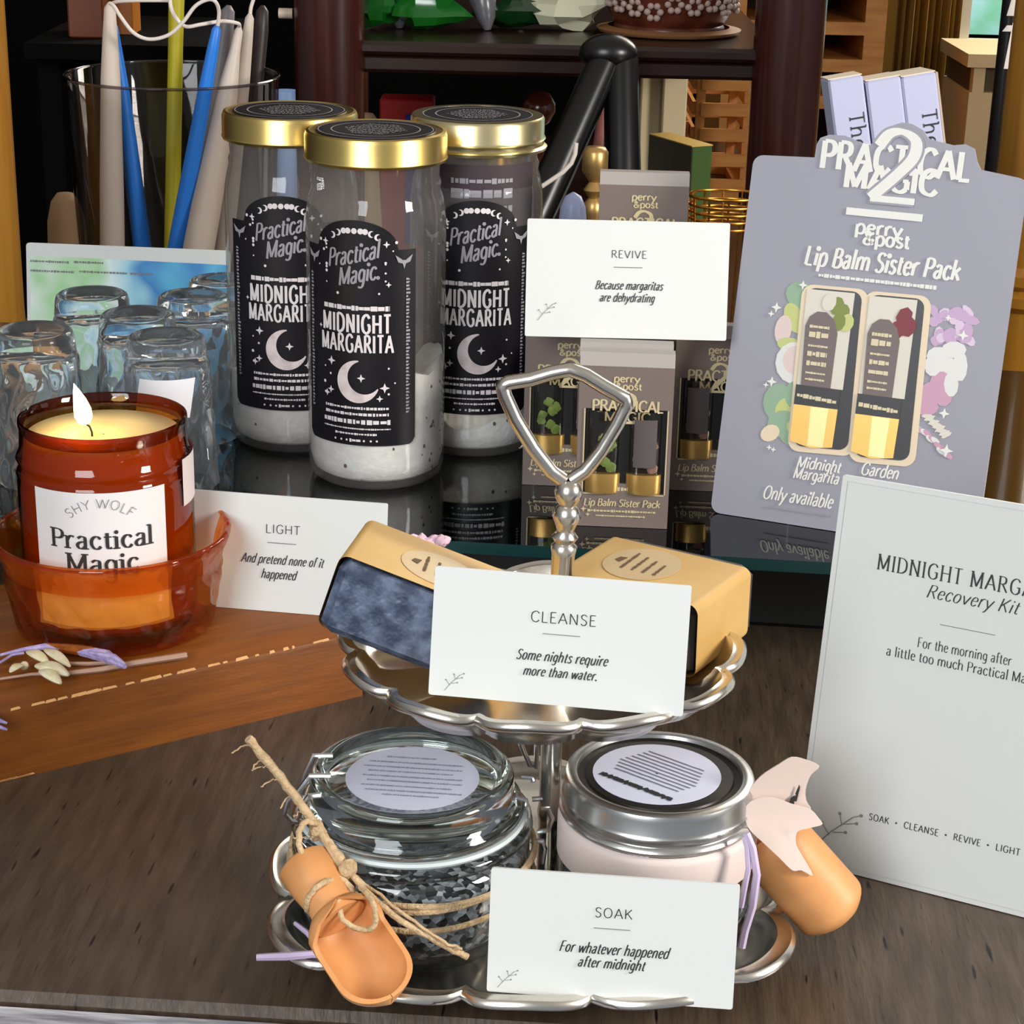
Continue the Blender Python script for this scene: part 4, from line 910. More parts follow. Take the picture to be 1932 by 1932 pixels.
# ------------------------------------------------------------------ printed lip balm sign
fr = Frame(on_z(1340, 966, ZS+.0003), on_z(1862, 1047, ZS+.0003), 13, (1427, 293)); SW = fr.w; SH = fr.uv(1432, 292)[1]; fr.h = SH
m = MB(); ol = []
def U(x, y): return fr.uv(x, y)
top = SH
hd = [(1932+12, 334),(1850,320),(1843,305),(1838,280),(1822,272),(1800,274),(1775,268),(1752,262),(1742,246),(1722,234),(1702,231),(1680,238),(1660,252),(1642,274),(1622,268),(1595,256),(1565,254),(1548,260),(1541,272),(1537,297)]
r0 = rrect(SW, SH, .006, 5)
right_top = U(1932, 335)
SW2 = right_top[0]+.002
base = [q for q in rrect(SW2, SH, .005, 5)]
# rounded rectangle, then the die-cut head along its top edge
pl_ = base[:12]; hd_uv = [U(x, y) for x, y in hd[1:]]; pl_ += hd_uv[0:]; pl_ += base[12:]
m = MB(); n = len(pl_); m.prism(pl_, -.003, 0)
sg = m.build('lip_balm_sign', M_['signgrey'], None, 0); sg.matrix_world = fr.M()
tag(sg, 'large grey lip balm display sign leaning at the right of the glass shelf', 'sign')
A = Art(); k = fr.k(1650, 500); tilt = 0
def T(s, x, y, wpx, cap, **kw):
    u, v = U(x, y); A.text(s, u, v-cap*k/2, cap*k, kw.get('mi', 0), kw.get('thick', 15), kw.get('thin', 6), kw.get('serif', False), kw.get('slant', 0), 0, wpx*k*.985, kw.get('track', 4))
T('PRACTICAL', 1690, 303, 292, 52, thick=17, thin=9, track=5)
T('MAGIC', 1682, 338, 182, 46, thick=17, thin=9, track=5)
T('2', 1690, 315, 108, 132, thick=17, thin=10, mi=4); T('2', 1690, 315, 108, 132, thick=12, thin=5.5)
k_ = U(1598, 391); A.poly([k_, (U(1744,391)[0], k_[1]), (U(1744,391)[0], k_[1]-14*k), (k_[0], k_[1]-14*k)], 0)
T('perry', 1659, 431, 92, 26, thick=17, thin=10); T('&post', 1673, 452, 92, 26, thick=17, thin=10)
T('Lip Balm Sister Pack', 1664, 496, 304, 36, thick=16, thin=7, slant=.12)
u, v = U(1545, 519); A.dashes(u, U(1772, 519)[0], v, 8*k, 4, 0, 0, .12)
T('Only available', 1505, 937, 142, 26, thick=13, thin=6, slant=.2)
u, v = U(1445, 955); A.dashes(u, U(1570, 955)[0], v, 4*k, 5, 3, 0, .12)
T('Midnight', 1545, 876, 88, 22, thick=13, thin=6, slant=.2); T('Margarita', 1540, 897, 92, 22, thick=13, thin=6, slant=.2); T('Garden', 1660, 888, 74, 24, thick=13, thin=6, slant=.2)
LET = A
# printed picture: two tubes with fruit and flowers
A = Art(); cols = [mat('print_cream', (226,206,176), .5), mat('print_black', (24,20,22), .4), mat('print_gold', (206,164,86), .35, .5), mat('print_taupe', (110,96,92), .5), mat('print_pale', (214,208,194), .5),
    mat('print_lime', (190,196,120), .5), mat('print_sage', (140,170,140), .5), mat('print_blush', (216,196,190), .5), mat('print_lilac', (190,160,192), .5), mat('print_white', (218,216,212), .5), mat('print_red', (120,30,40), .5), mat('print_leaf', (120,132,50), .5), mat('print_rose', (196,150,172), .5), mat('print_gold_light', (232,202,140), .35, .4), mat('print_light_lilac', (212,190,212), .5)]
def Q(pxs, mi):
    A.layer += 1; A.poly([U(x, y) for x, y in pxs], mi)
def B(x, y, rx, ry, mi, rot=0, n=14):
    A.layer += 1
    A.poly([U(x+rx*cos(2*pi*i/n)*cos(R(rot))-ry*sin(2*pi*i/n)*sin(R(rot)), y+rx*cos(2*pi*i/n)*sin(R(rot))+ry*sin(2*pi*i/n)*cos(R(rot))) for i in range(n)], mi)
rr = random.Random(2)
L0 = []
for (x, y, rx, ry, mi, ro_) in ((1515,560,34,26,6,30),(1498,600,17,30,5,-20),(1478,622,16,28,7,10),(1490,650,24,13,5,10),(1500,685,37,40,9,0),(1503,680,26,28,7,0),(1470,760,30,36,6,0),(1492,778,30,30,5,20),(1478,800,30,26,6,0),(1505,745,25,28,6,0),(1495,820,24,20,6,0),(1453,817,19,15,0,-30),(1500,805,16,14,5,0)): B(x, y, rx, ry, mi, ro_)
A.to(flat(.0003)).build('fruit_print', cols, sg, 0); A = Art()
for i in range(26): B(1760+rr.random()*70, 585+rr.random()*60, 9+rr.random()*8, 6+rr.random()*6, 14 if i % 3 == 0 else 8, rr.random()*180, 8)
for (x, y, rx, ry, ro_) in ((1832,604,18,9,15),(1815,596,16,9,0)): B(x, y, rx, ry, 8, ro_, 8)
for (x, y, rx, ry, mi) in ((1800,660,24,16,9),(1812,690,14,30,9),(1790,700,22,26,9),(1770,672,22,18,9),(1775,720,20,20,12),(1760,740,26,20,12),(1748,768,24,16,12),(1780,745,18,22,12),(1795,725,14,24,9),(1760,690,16,20,9)): B(x, y, rx, ry, mi, 0, 10)
for i in range(12): B(1735+i*5, 800+i*5+rr.random()*12, 10, 5, 12 if i % 2 else 9, 40, 8)
for i in range(10): B(1750+i*4, 785+i*4, 12, 4, 4, -30+rr.random()*60, 6)
A.to(flat(.0003)).build('flower_print', cols, sg, 0); A = LET
for (x, y, r_) in ((1466,580,9),(1456,592,6),(1516,538,8),(1457,720,9),(1446,726,5),(1460,848,5),(1790,600,6),(1818,633,9),(1782,780,9),(1786,850,11),(1452,844,5)):
    u, v = U(x, y); A.star(u, v, r_*k*1.2, 0)
A.to(flat(.0006)).build('lettering', [mat('cream_raised_print', (226,225,217), .5), M_['greyprint'], M_['greyprint'], M_['greyprint'], M_['signgrey']], sg, 0)
A = Art()
for (x0, y0, x1, y1, a0, b0, sd) in ((1524,542,1496,842,98,98,1),(1642,555,1611,862,98,98,2)):
    # white border, dark recess, tube
    dx = x1-x0
    def S(fx, fy, x0=x0, y0=y0, dx=dx, y1=y1): return (x0+dx*fy+fx*98, y0+(y1-y0)*fy+fx*9)
    RQ = lambda a, b, c, d, r, mi: Q([S(a+x/98, b+y/(y1-y0)) for x, y in rrect((c-a)*98, (d-b)*(y1-y0), r, 5)], mi)
    RQ(-.10, -.02, 1.19, 1.03, 22, 0)
    L2 = A
    A2 = [([U(*S(0+x/98, .0+y/(y1-y0))) for x, y in rrect(1.06*98, .995*(y1-y0), 18, 5)], 1, 0)]
    L0.append((A2, S, sd))
b1 = A.to(flat(.0006)); b1.build('tube_border_print', cols, sg, 0)
A = Art()
for A2, S, sd in L0:
    A.p += A2
    # upper tube, label, ring, gold base
    Q([S(.0,.01),S(.92,.01),S(.86,.62),S(-.02,.62)], 4)
for A2, S, sd in L0: pass
A.to(flat(.0009)).build('tube_recess_print', cols, sg, 0)  # printed dark recess and the pale upper tube on it
A = Art()
for A2, S, sd in L0:
    if sd == 1:
        for (fx, fy, mi) in ((.72,.14,11),(.60,.10,11),(.82,.2,5),(.66,.2,11),(.45,.08,4)): x, y = S(fx, fy); B(x, y, 13, 18, mi, 20, 10)
    else:
        for (fx, fy, mi) in ((.7,.12,10),(.8,.18,10),(.6,.2,10)): x, y = S(fx, fy); B(x, y, 15, 20, mi, 30, 7)
    Q([S(.05,.62),S(.03,.24),S(.10,.18),S(.24,.145),S(.42,.145),S(.58,.19),S(.66,.27),S(.62,.62)], 3)
    Q([S(-.04,.61),S(.82,.62),S(.80,.75),S(-.05,.74)], 1)
    Q([S(-.05,.735),S(.80,.745),S(.76,.985),S(.35,1.0),S(-.06,.965)], 2)
    Q([S(.28,.742),S(.62,.745),S(.58,.99),S(.28,.985)], 13)
A.to(flat(.0012)).build('tube_print', cols, sg, 0)
A = Art()
for A2, S, sd in L0:
    for j, (fy, h_) in enumerate(((.24,8),(.29,14),(.36,5),(.41,11),(.47,11),(.53,5),(.57,5))):
        a = U(*S(.12, fy)); b = U(*S(.50, fy)); A.dashes(a[0], b[0], a[1], h_*k, j+sd*9, 0, 0, .1)
    a = U(*S(.0, .675)); b = U(*S(.76, .685)); A.dashes(a[0], b[0], (a[1]+b[1])/2, 9*k, sd+3, 0, R(-4), .12)
A.to(flat(.0015)).build('tube_text_print', mat('print_label_gold', (214,200,164), .5), sg, 0)

# ------------------------------------------------------------------ small lip balm cartons
def carton(label, dark=False, flap=True, tubes=(1, 2)):
    """0.045 x 0.012 x 0.087 carton, origin at the lower front left corner"""
    o = thing('lip_balm_carton', label, 'carton', group='lip balm cartons')
    w, dp, h = .0450, .013, .0870
    m = MB()
    # carcass with an open window in the front
    wx0, wx1, wz0, wz1 = .0035, .0425, .0175, .0600
    m.box((0, .0012, 0), (w, dp, h-.006))
    front = [(0, 0, wx0, h-.006), (wx1, 0, w, h-.006), (wx0, 0, wx1, wz0), (wx0, wz1, wx1, h-.006)]
    for a, b, c_, d_ in front: m.box((a, 0, b), (c_, .0012, d_))
    m.box((.014, -.0001, wz0-.0005), (.031, .0011, wz0+.0048))
    m.build('box', M_['packgrey'], o, 0)
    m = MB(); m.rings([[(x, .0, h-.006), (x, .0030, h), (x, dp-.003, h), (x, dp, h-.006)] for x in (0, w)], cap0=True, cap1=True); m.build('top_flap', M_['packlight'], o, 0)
    m = MB(); m.face([(wx0, .0011, wz0), (wx1, .0011, wz0), (wx1, .0011, wz1), (wx0, .0011, wz1)]); m.build('window_recess', M_['black'], o, 0)
    for i, tx in enumerate((.0125, .0325)):
        kind = tubes[i]
        m = MB(); m.lathe([(.0005,0),(.0082,0),(.0086,.001),(.0086,.010)], 24, (0,0,0), 0); m.lathe([(.0005,.0101),(.0086,.010)], 24, (0,0,0), 0)
        n1 = len(m.f); m.lathe([(.0076,.0102),(.0078,.040),(.007,.0415),(.0005,.0418)], 24, (0,0,0), 1)
        for q in range(7):
            a = q*1.3; m.sphere((.004*cos(a), .002-.005, .013+.003*q*.8), .0024, 8, 5, 2, (1,.6,1.1), .5, q)
        if kind == 2:
            f = cyl(.0083); m.rings([[f(-.006+.012*j/10, .014+.024*kx/3) for kx in range(4)] for j in range(11)], 3, False)
        M2 = Matrix.Translation((tx, .0015, wz0)) @ Matrix.Diagonal((1, .45, 1, 1)); m.xform(M2)
        m.build('balm_tube', [M_['tubegold'], M_['tube'], M_['green'] if kind == 1 else mat('rosy_petals', (170,130,120), .6), mat('tube_label', (86,78,78), .5)], o, 50)
    A = Art(); q = .0008
    A.text('perry', .0225, .0735, .0034, 0, 17, 10, False, 0, 0, .0125, 3); A.text('&post', .0235, .0698, .0032, 0, 17, 10, False, 0, 0, .0125, 3)
    A.text('PRACTICAL', .0235, .0590, .0054, 0, 14, 8, False, 0, 0, .034, 3); A.text('2', .0225, .0530, .0150, 0, 10, 5, False, 0, 0, .0125, 3); A.text('MAGIC', .0235, .0540, .0046, 0, 14, 8, False, 0, 0, .022, 3)
    A.dashes(.0155, .0300, wz0+.0022, .0022, 4, 0, 0, .15)
    A.text('Lip Balm Sister Pack', .0225, .0108, .0036, 0, 13, 6, False, .15, 0, .037, 3)
    A.dashes(.006, .039, .0083, .0014, 6, 0, 0, .15); A.dashes(.010, .034, .0058, .0010, 7, 0, 0, .15)
    A.star(.0040, .0090, .0016); A.star(.0062, .0062, .0012)
    A.ribbon([(wx0-.0004, wz0), (wx0-.0004, wz1)], .0006); A.ribbon([(wx1+.0004, wz0), (wx1+.0004, wz1)], .0006); A.ribbon([(wx0, wz0-.0004), (.0135, wz0-.0004)], .0006); A.ribbon([(.0315, wz0-.0004), (wx1, wz0-.0004)], .0006)
    A.to(lambda u, v, h=0: (u, -.0003-h, v)).build('foil_print', M_['packgold'], o, 0)
    return o
def pc(px, py, z, rz, label, **kw):
    o = carton(label, **kw); p = on_z(px, py, z); o.location = p; o.rotation_euler = (0, 0, R(rz)); return o
pc(1084, 991, ZS+.0002, -3, 'taupe lip balm carton with both tubes showing, nearest behind the shield handle', tubes=(1, 2))
b_ = pc(1084, 968, ZS+.0002, -3, 'taupe lip balm carton directly behind the nearest one, only its top fold showing', tubes=(1, 2))
pc(985, 914, ZS+.0002, -3, 'taupe lip balm carton at the left of the row, next to the right-hand gold jar', tubes=(1, 2))
pc(1262, 924, ZS+.0002, -3, 'taupe lip balm carton in the shade at the right, beside the big grey sign', tubes=(2, 2))
# stepped black block behind, with one more carton on it
st0 = on_z(1128, 900, ZS); Y_ = .985
sb = MB(); x_ = on_y(1130, 400, Y_).x
sb.box((x_-.012, Y_-.004, ZS+.0002), (x_+.060, Y_+.05, .1370), bev=.002); o = sb.build('display_block', M_['black'], None, 0); tag(o, 'black display block hidden behind the REVIVE card, lifting the rear carton', 'display block')
o = carton('taupe lip balm carton standing highest, behind the REVIVE card', tubes=(1, 2)); o.location = (x_, Y_, .1372); o.rotation_euler = (0, 0, R(-2))
# REVIVE card on top of the cartons
zt = ZS+.0875
p0 = on_z(990, 634, zt); p1 = on_z(1370, 643, zt); fr = Frame(p0, p1, 14, (995, 412))
cr = text_card('revive_card', 'white card reading REVIVE standing on top of the lip balm cartons', fr, .0012)
caption(fr, cr, 'REVIVE', (1187, 480), (1158, 504, 1212, 505), [('Because margaritas', 1186, 541, 128, 16), ('are dehydrating', 1182, 564, 104, 16)], (1014, 604, 30), 14)
print('revive', p0, p1, fr.h)
# ------------------------------------------------------------------ tall glass vessel with taper candles
vx, vy = -.2415, 1.372; VH = .2155
ve = thing('glass_vessel', 'large clear glass cylinder holding taper candles at the back left', 'vase', (vx, vy, .0003))
m = MB(); m.lathe([(.0005,.0),(.060,.0),(.0640,.002),(.0655,.010),(.0735,VH-.002),(.0745,VH),(.0730,VH+.0006),(.0715,VH-.001),(.0640,.014),(.060,.010),(.0005,.009)], 80); m.build('cylinder', M_['tallglass'], ve, 60)
m = MB(); m.lathe([(.0735+.0011*cos(q*pi/4), VH+.0011*sin(q*pi/4)) for q in range(9)], 72); m.build('rim', thin_glass('vessel_rim_glass', (210,200,206), (130,122,130), .03, 2.2), ve, 60)
waxes = {'cream': mat('taper_cream', (206,192,178), .45, spec=.3), 'blue': mat('taper_blue', (36,124,222), .4), 'yellow': mat('taper_olive_yellow', (176,164,20), .45), 'grey': mat('taper_grey', (112,106,108), .45), 'brown': mat('taper_dark_brown', (44,34,30), .45)}
cord = mat('white_wick_cord', (226,214,204), .7)
def taper(label, tip, ytip, bot, ybot, r0, r1, key, wick=None):
    a = on_y(tip[0], tip[1], ytip); e = on_y(bot[0], bot[1], ybot); d_ = (e-a); t = (.0115-a.z)/d_.z; b = a+d_*t
    o = thing('taper_candle', label, 'candle', b, group='taper candles in the glass vessel')
    m = MB(); q = a-b; m.tube([q*0, q*.02, q*.5, q*.8, q*.93, q*.985, q], [r0*.96, r0, r0*.82+r1*.18, r0*.5+r1*.5, r1*1.15, r1*.9, r1*.3], 20); m.build('wax_body', waxes[key], o, 60)
    print('taper', label[:22], [round(b.x-vx,4), round(b.y-vy,4)], r0)
    if wick:
        m = MB(); m.tube([Vector(p) for p in spline([tuple(on_y(x, y, Y)-b) for x, y, Y in wick], 6)], .0013, 8); m.build('wick', cord, o, 60)
    return o
taper('cream taper candle at the left of the vessel', (207, 4), 1.355, (212, 455), 1.356, .0092, .0042, 'cream', [(207,6,1.345),(215,12,1.342),(228,32,1.338),(252,62,1.335),(282,74,1.335),(318,66,1.335),(345,42,1.335),(368,12,1.335),(390,0,1.335),(405,2,1.335),(413,20,1.34),(411,48,1.343)])
taper('blue taper candle leaning left, right beside the left cream one', (213, 40), 1.372, (268, 460), 1.378, .0070, .0032, 'blue', [(213,42,1.372),(206,16,1.37),(218,4,1.362),(260,1,1.355),(320,1,1.352)])
taper('olive yellow taper candle in the middle of the vessel', (334, -60), 1.40, (325, 420), 1.395, .0056, .0048, 'yellow')
taper('blue taper candle leaning right in the vessel', (410, 46), 1.345, (334, 462), 1.352, .0066, .0034, 'blue')
taper('grey taper candle behind the right blue one', (432, 10), 1.412, (385, 330), 1.405, .0072, .0052, 'grey')
taper('wide cream taper candle at the right of the vessel', (452, 48), 1.368, (376, 462), 1.345, .0120, .0032, 'cream', [(452,50,1.368),(448,44,1.36),(420,40,1.352),(380,46,1.347),(350,50,1.345),(332,34,1.345),(322,12,1.347),(321,-20,1.35)])
taper('narrower cream taper candle at the far right of the vessel', (472, 24), 1.392, (446, 250), 1.388, .0075, .0034, 'cream', [(472,26,1.392),(474,12,1.392),(482,-12,1.392)])
taper('dark brown taper candle behind the cream ones at the right', (496, 10), 1.418, (470, 300), 1.41, .0060, .0048, 'brown')
m = MB(); m.sphere((on_y(135, 420, 1.285).x-.012, 1.285, .032), .032, 24, 16, 0, (.8,.62,2.1)); m.v = [Vector((q.x, q.y, max(q.z, -.005)+.0055)) for q in m.v]
# ------------------------------------------------------------------ things on the side table
ztop_ = ztop+.0003
ZL = -.04+.0003
greens = [mat('green_glass', (16,92,24), .15, spec=.8), mat('dark_green_glass', (6,48,16), .2, spec=.8)]
def stone(label, px, py, Y, s, sc, mt, name='crystal', seed=0, z=None, jit=.55, n=10, cat='crystal', group=None):
    p = on_y(px, py, Y); zz = ztop_ if z is None else z
    m = MB(); m.sphere((0,0,0), s, n, 7, 0, sc, jit, seed); lo = min(v.z for v in m.v); m.v = [v-Vector((0,0,lo)) for v in m.v]
    o = m.build(name, mt, None, 20, (p.x, Y, zz)); return tag(o, label, cat, group)
stone('chunk of green glass on the dark side table, next to its left leg', 712, 20, 1.70, .020, (1.1,.8,.7), greens[0], 'glass_chunk', 1, group='green glass chunks')
stone('chunk of green glass on the side table between the two pointed feet', 805, 20, 1.70, .024, (1.3,.8,.65), greens[0], 'glass_chunk', 4, group='green glass chunks')
stone('pale ended green glass chunk right of the pointed feet on the side table', 975, 20, 1.72, .022, (1.4,.8,.55), greens[1], 'glass_chunk', 6, group='green glass chunks')
stone('white quartz lump on the side table beside the floral pot', 1072, 0, 1.72, .024, (1.35,.8,.75), mat('milky_quartz', (206,206,176), .4), 'quartz_lump', 9)
# dark figure with two pointed feet
fg = thing('dark_figure', 'dark lacquered vessel on pointed grey feet standing on the side table', 'ornament', (on_y(840, 20, 1.74).x, 1.74, ztop_))
m = MB(); m.lathe([(.0005,.024),(.035,.026),(.05,.04),(.055,.07),(.04,.11),(.02,.13),(.0005,.13)], 28); m.build('body', M_['black'], fg, 60)
fm = mat('grey_lacquer', (96,94,100), .25)
for px in (752, 918):
    x = on_y(px, 20, 1.705).x-fg.location.x; m = MB(); m.tube([(x*.7, -.012, .05), (x*.9, -.03, .026), (x, -.035, .010), (x+.001, -.035, .0005)], [.014,.012,.008,.003], 12); m.build('foot', fm, fg, 60)
# copper pot with flower ring
fp = thing('floral_pot', 'reddish-brown round pot with a ring of white flowers on the side table', 'pot', (on_y(1262, 40, 1.72).x, 1.72, ztop_))
cop = mat('reddish_glaze', (110,52,34), .3, col2=(74,32,22), vscale=40)
m = MB(); m.lathe([(.0005,0),(.040,0),(.047,.002),(.048,.005),(.046,.008),(.050,.014),(.058,.03),(.060,.05),(.055,.075),(.042,.09),(.040,.1)], 40); m.build('pot_body', cop, fp, 60)
m = MB(); rr = random.Random(6)
for i in range(11):
    a = -pi/2+(i-5)*.30; rz = .016+.010*rr.random(); r = .0555+.001
    for q in range(6):
        g = 2*pi*q/6; c_ = (r*cos(a)-sin(a)*.0055*cos(g), r*sin(a)+cos(a)*.0055*cos(g), rz+.006+.0055*sin(g)); m.sphere(c_, .0032, 7, 5, 0, (1,1,.9))
m.build('flower_ring', mat('dull_white_flowers', (186,160,150), .6), fp, 60)
m = MB(); m.lathe([(.050,.0),(.060,.001),(.062,.004),(.052,.006)], 40); m.build('base_ring', mat('tan_ring', (160,110,70), .5), fp, 60)

# things under the side table's top, on its lower board
def block(name, label, cat, px0, px1, pyt, Y, mt, dp=.03, rz=0, z0=ZL, group=None, bev=.0015, py=None):
    a = on_y(px0, pyt, Y); b = on_y(px1, pyt, Y); m = MB(); w = (b.x-a.x)
    m.box((0, 0, 0), (w, dp, a.z-z0), bev=bev); o = m.build(name, mt, None, 30, (a.x, Y, z0)); o.rotation_euler = (0, 0, R(rz)); return tag(o, label, cat, group)
bx_ = block('red_carton', 'bright red carton in the shadow under the side table', 'box', 716, 818, 187, 1.93, mat('red_carton', (170,16,16), .5), .04)
h_ = bx_.dimensions.z; w_ = bx_.dimensions.x
m = MB(); a = on_y(766, 215, 1.929); m.box((a.x-bx_.location.x, -.0012, .02), (w_, -.0003, a.z-ZL)); lab(m.build('blue_panel', mat('blue_carton_print', (28,44,150), .5), bx_, 0), 'blue panel of the carton')
block('cream_box', 'narrow cream box under the side table, left of the wider cream one', 'box', 1211, 1250, 136, 1.92, mat('cream_box_card', (224,204,160), .6), .03)
block('cream_box', 'wide cream box under the side table beside the slatted crate', 'box', 1253, 1299, 137, 1.90, mat('cream_box_card', (226,208,168), .6), .03)
# yellow topped green carton
p = on_y(1310, 330, 1.83); a = on_y(1352, 275, 1.80); b = on_y(1225, 235, 1.80)
gb_ = thing('green_carton', 'green and grey carton with a yellow top under the side table', 'box', (on_y(1306, 274, 1.80).x, 1.80, ZL))
hh = on_y(1330, 276, 1.80).z-ZL; M2 = Matrix.Rotation(R(58), 4, 'Z')
m = MB(); m.box((0, .0008, 0), (.075, .022, hh-.001), M=Matrix.Rotation(R(118), 4, 'Z') @ Matrix.Translation((0,-.022,0))); m.build('carton_body', mat('grey_carton_side', (96,92,76), .6), gb_, 0)
m = MB(); m.box((-.0004, -.0004, hh-.001), (.0755, .0224, hh), M=Matrix.Rotation(R(118), 4, 'Z') @ Matrix.Translation((0,-.022,0))); m.build('yellow_top', mat('yellow_top_card', (228,186,96), .6), gb_, 0)
m = MB(); m.box((-.0008, .0008, .0), (0, .0216, hh-.0012), M=Matrix.Rotation(R(118), 4, 'Z') @ Matrix.Translation((0,-.022,0))); m.build('green_end', mat('green_carton_end', (66,96,32), .6), gb_, 0)
# brass and amber small things
brass = mat('brass', (190,140,70), .3, 1); ambr = mat('brown_glass', (96,44,28), .2, spec=.8)
def stand_obj(name, label, cat, px, py, Y, prof, mt, z0=ZL):
    p = on_y(px, py, Y); H = p.z-z0; m = MB(); m.lathe([(r, H+z if z <= 0 else z) for r, z in prof], 24); o = m.build(name, mt, None, 60, (p.x, Y, z0)); return tag(o, label, cat)
stand_obj('brass_lidded_jar', 'round brass knob lid rising behind the right tall jar', 'jar', 952, 198, 1.86, [(.0005,.0001),(.02,.0001),(.02,-.03),(.0165,-.016),(.012,-.006),(.006,-.001),(.0005,0)], brass)
stand_obj('brown_glass_ball', 'brown glass ball on a stem under the side table', 'ornament', 1018, 170, 1.90, [(.0005,.0001),(.016,.0001),(.006,-.08),(.005,-.034),(.011,-.030),(.0158,-.020),(.0155,-.012),(.010,-.003),(.0005,0)], ambr)
stand_obj('cream_stone_knob', 'cream stone knob between the two gold-lidded jars in the background', 'ornament', 690, 212, 1.84, [(.0005,.0001),(.018,.0001),(.012,-.05),(.013,-.020),(.012,-.008),(.007,-.001),(.0005,0)], mat('cream_stone', (190,160,120), .5))
stand_obj('small_bottle', 'little bottle with a pointed white and red top under the side table', 'bottle', 1143, 175, 1.95, [(.0005,.0001),(.012,.0001),(.012,-.06),(.0105,-.048),(.009,-.03),(.0045,-.006),(.002,-.001),(.0005,0)], mat('pink_white_bottle', (190,120,110), .4))
stand_obj('brass_candlestick', 'beaded brass candlestick left of the rear carton', 'candlestick', 1124, 276, 1.44, [(.0005,.0001),(.014,.0001),(.012,-.14),(.004,-.12),(.006,-.08),(.004,-.06),(.0075,-.05),(.0075,-.042),(.004,-.038),(.008,-.032),(.004,-.026),(.0095,-.018),(.0095,-.004),(.007,-.0005),(.0005,0)], mat('candlestick_brass', (206,168,104), .35, .8), .0003)
stand_obj('pale_blue_egg', 'pale blue rounded stone between the right tall jar and the rear carton', 'ornament', 1082, 362, 1.32, [(.0005,.0001),(.012,.0001),(.0098,-.04),(.0098,-.022),(.0085,-.010),(.0055,-.003),(.0005,0)], mat('pale_blue_stone', (168,178,214), .35), .0003)
stand_obj('beige_stone', 'beige rounded stone in the dark left of the glass vessel', 'ornament', 122, 362, 1.455, [(.0005,.0001),(.016,.0001),(.0150,-.05),(.0140,-.022),(.0105,-.007),(.006,-.001),(.0005,0)], mat('beige_stone', (176,140,100), .6), .0003)
stand_obj('pale_blue_cup', 'pale blue cup behind the vessel, left of the table leg', 'cup', 538, 171, 1.75, [(.0005,.0001),(.010,.0001),(.0095,-.03),(.0125,-.002),(.012,0),(.0105,-.002),(.008,-.03),(.0005,-.03)], mat('pale_blue_glaze', (150,180,226), .4))
# black two-legged easel leaning on the side table
ea = thing('black_easel', 'black two-legged easel with a rounded head leaning on the side table', 'easel', (on_y(1150, 95, 1.57).x, 1.57, .0003))
def e_(x, y, Y): return on_y(x, y, Y)-Vector(ea.location)
blk = mat('black_lacquer', (8,7,8), .3)
hd_ = e_(1148, 100, 1.567)
for (tx, bx__, by__, Y0, Y1) in ((1143, 905, 660, 1.565, 1.46), (1172, 1178, 640, 1.568, 1.48)):
    a = e_(tx, 112, Y0); q = e_(bx__, by__, Y1); q.z = .006
    m = MB(); m.tube([a, a*.6+q*.4, q], [.0135, .0145, .012], 14); m.build('leg', blk, ea, 60)
m = MB(); m.sphere(tuple(hd_), .021, 20, 14, 0, (1.1,.8,.72)); m.build('head', blk, ea, 60)
m = MB(); m.tube([on_y(x, y, 1.40) for x, y in ((1022,352),(1040,340),(1062,325),(1078,308),(1085,290),(1087,270))], .0017, 8); o = m.build('white_cable', cord, None, 60); tag(o, 'thin white cable curving behind the right tall jar', 'cable')
# wire basket
bk = thing('wire_basket', 'gold wire basket behind the rear carton, right of it', 'basket', (on_y(1365, 360, 1.50).x, 1.50, -.0))
m = MB(); zt_ = on_y(1365, 358, 1.5).z
for i in range(5):
    z = zt_-.0055*i-(.0 if i == 0 else .001); w = .026-.0008*i; m.tube([(w*cos(t*pi/12)*1.1, w*.0+.022*sin(t*pi/12)-.022, z) for t in range(25)], .0011, 6)
for i in range(12):
    t = i*pi/6; m.tube([(.0286*cos(t), .022*sin(t)-.022, zt_), (.022*cos(t), .017*sin(t)-.022, .001)], .0009, 6)
m.build('wire_frame', mat('copper_wire', (214,150,60), .25, 1), bk, 60)
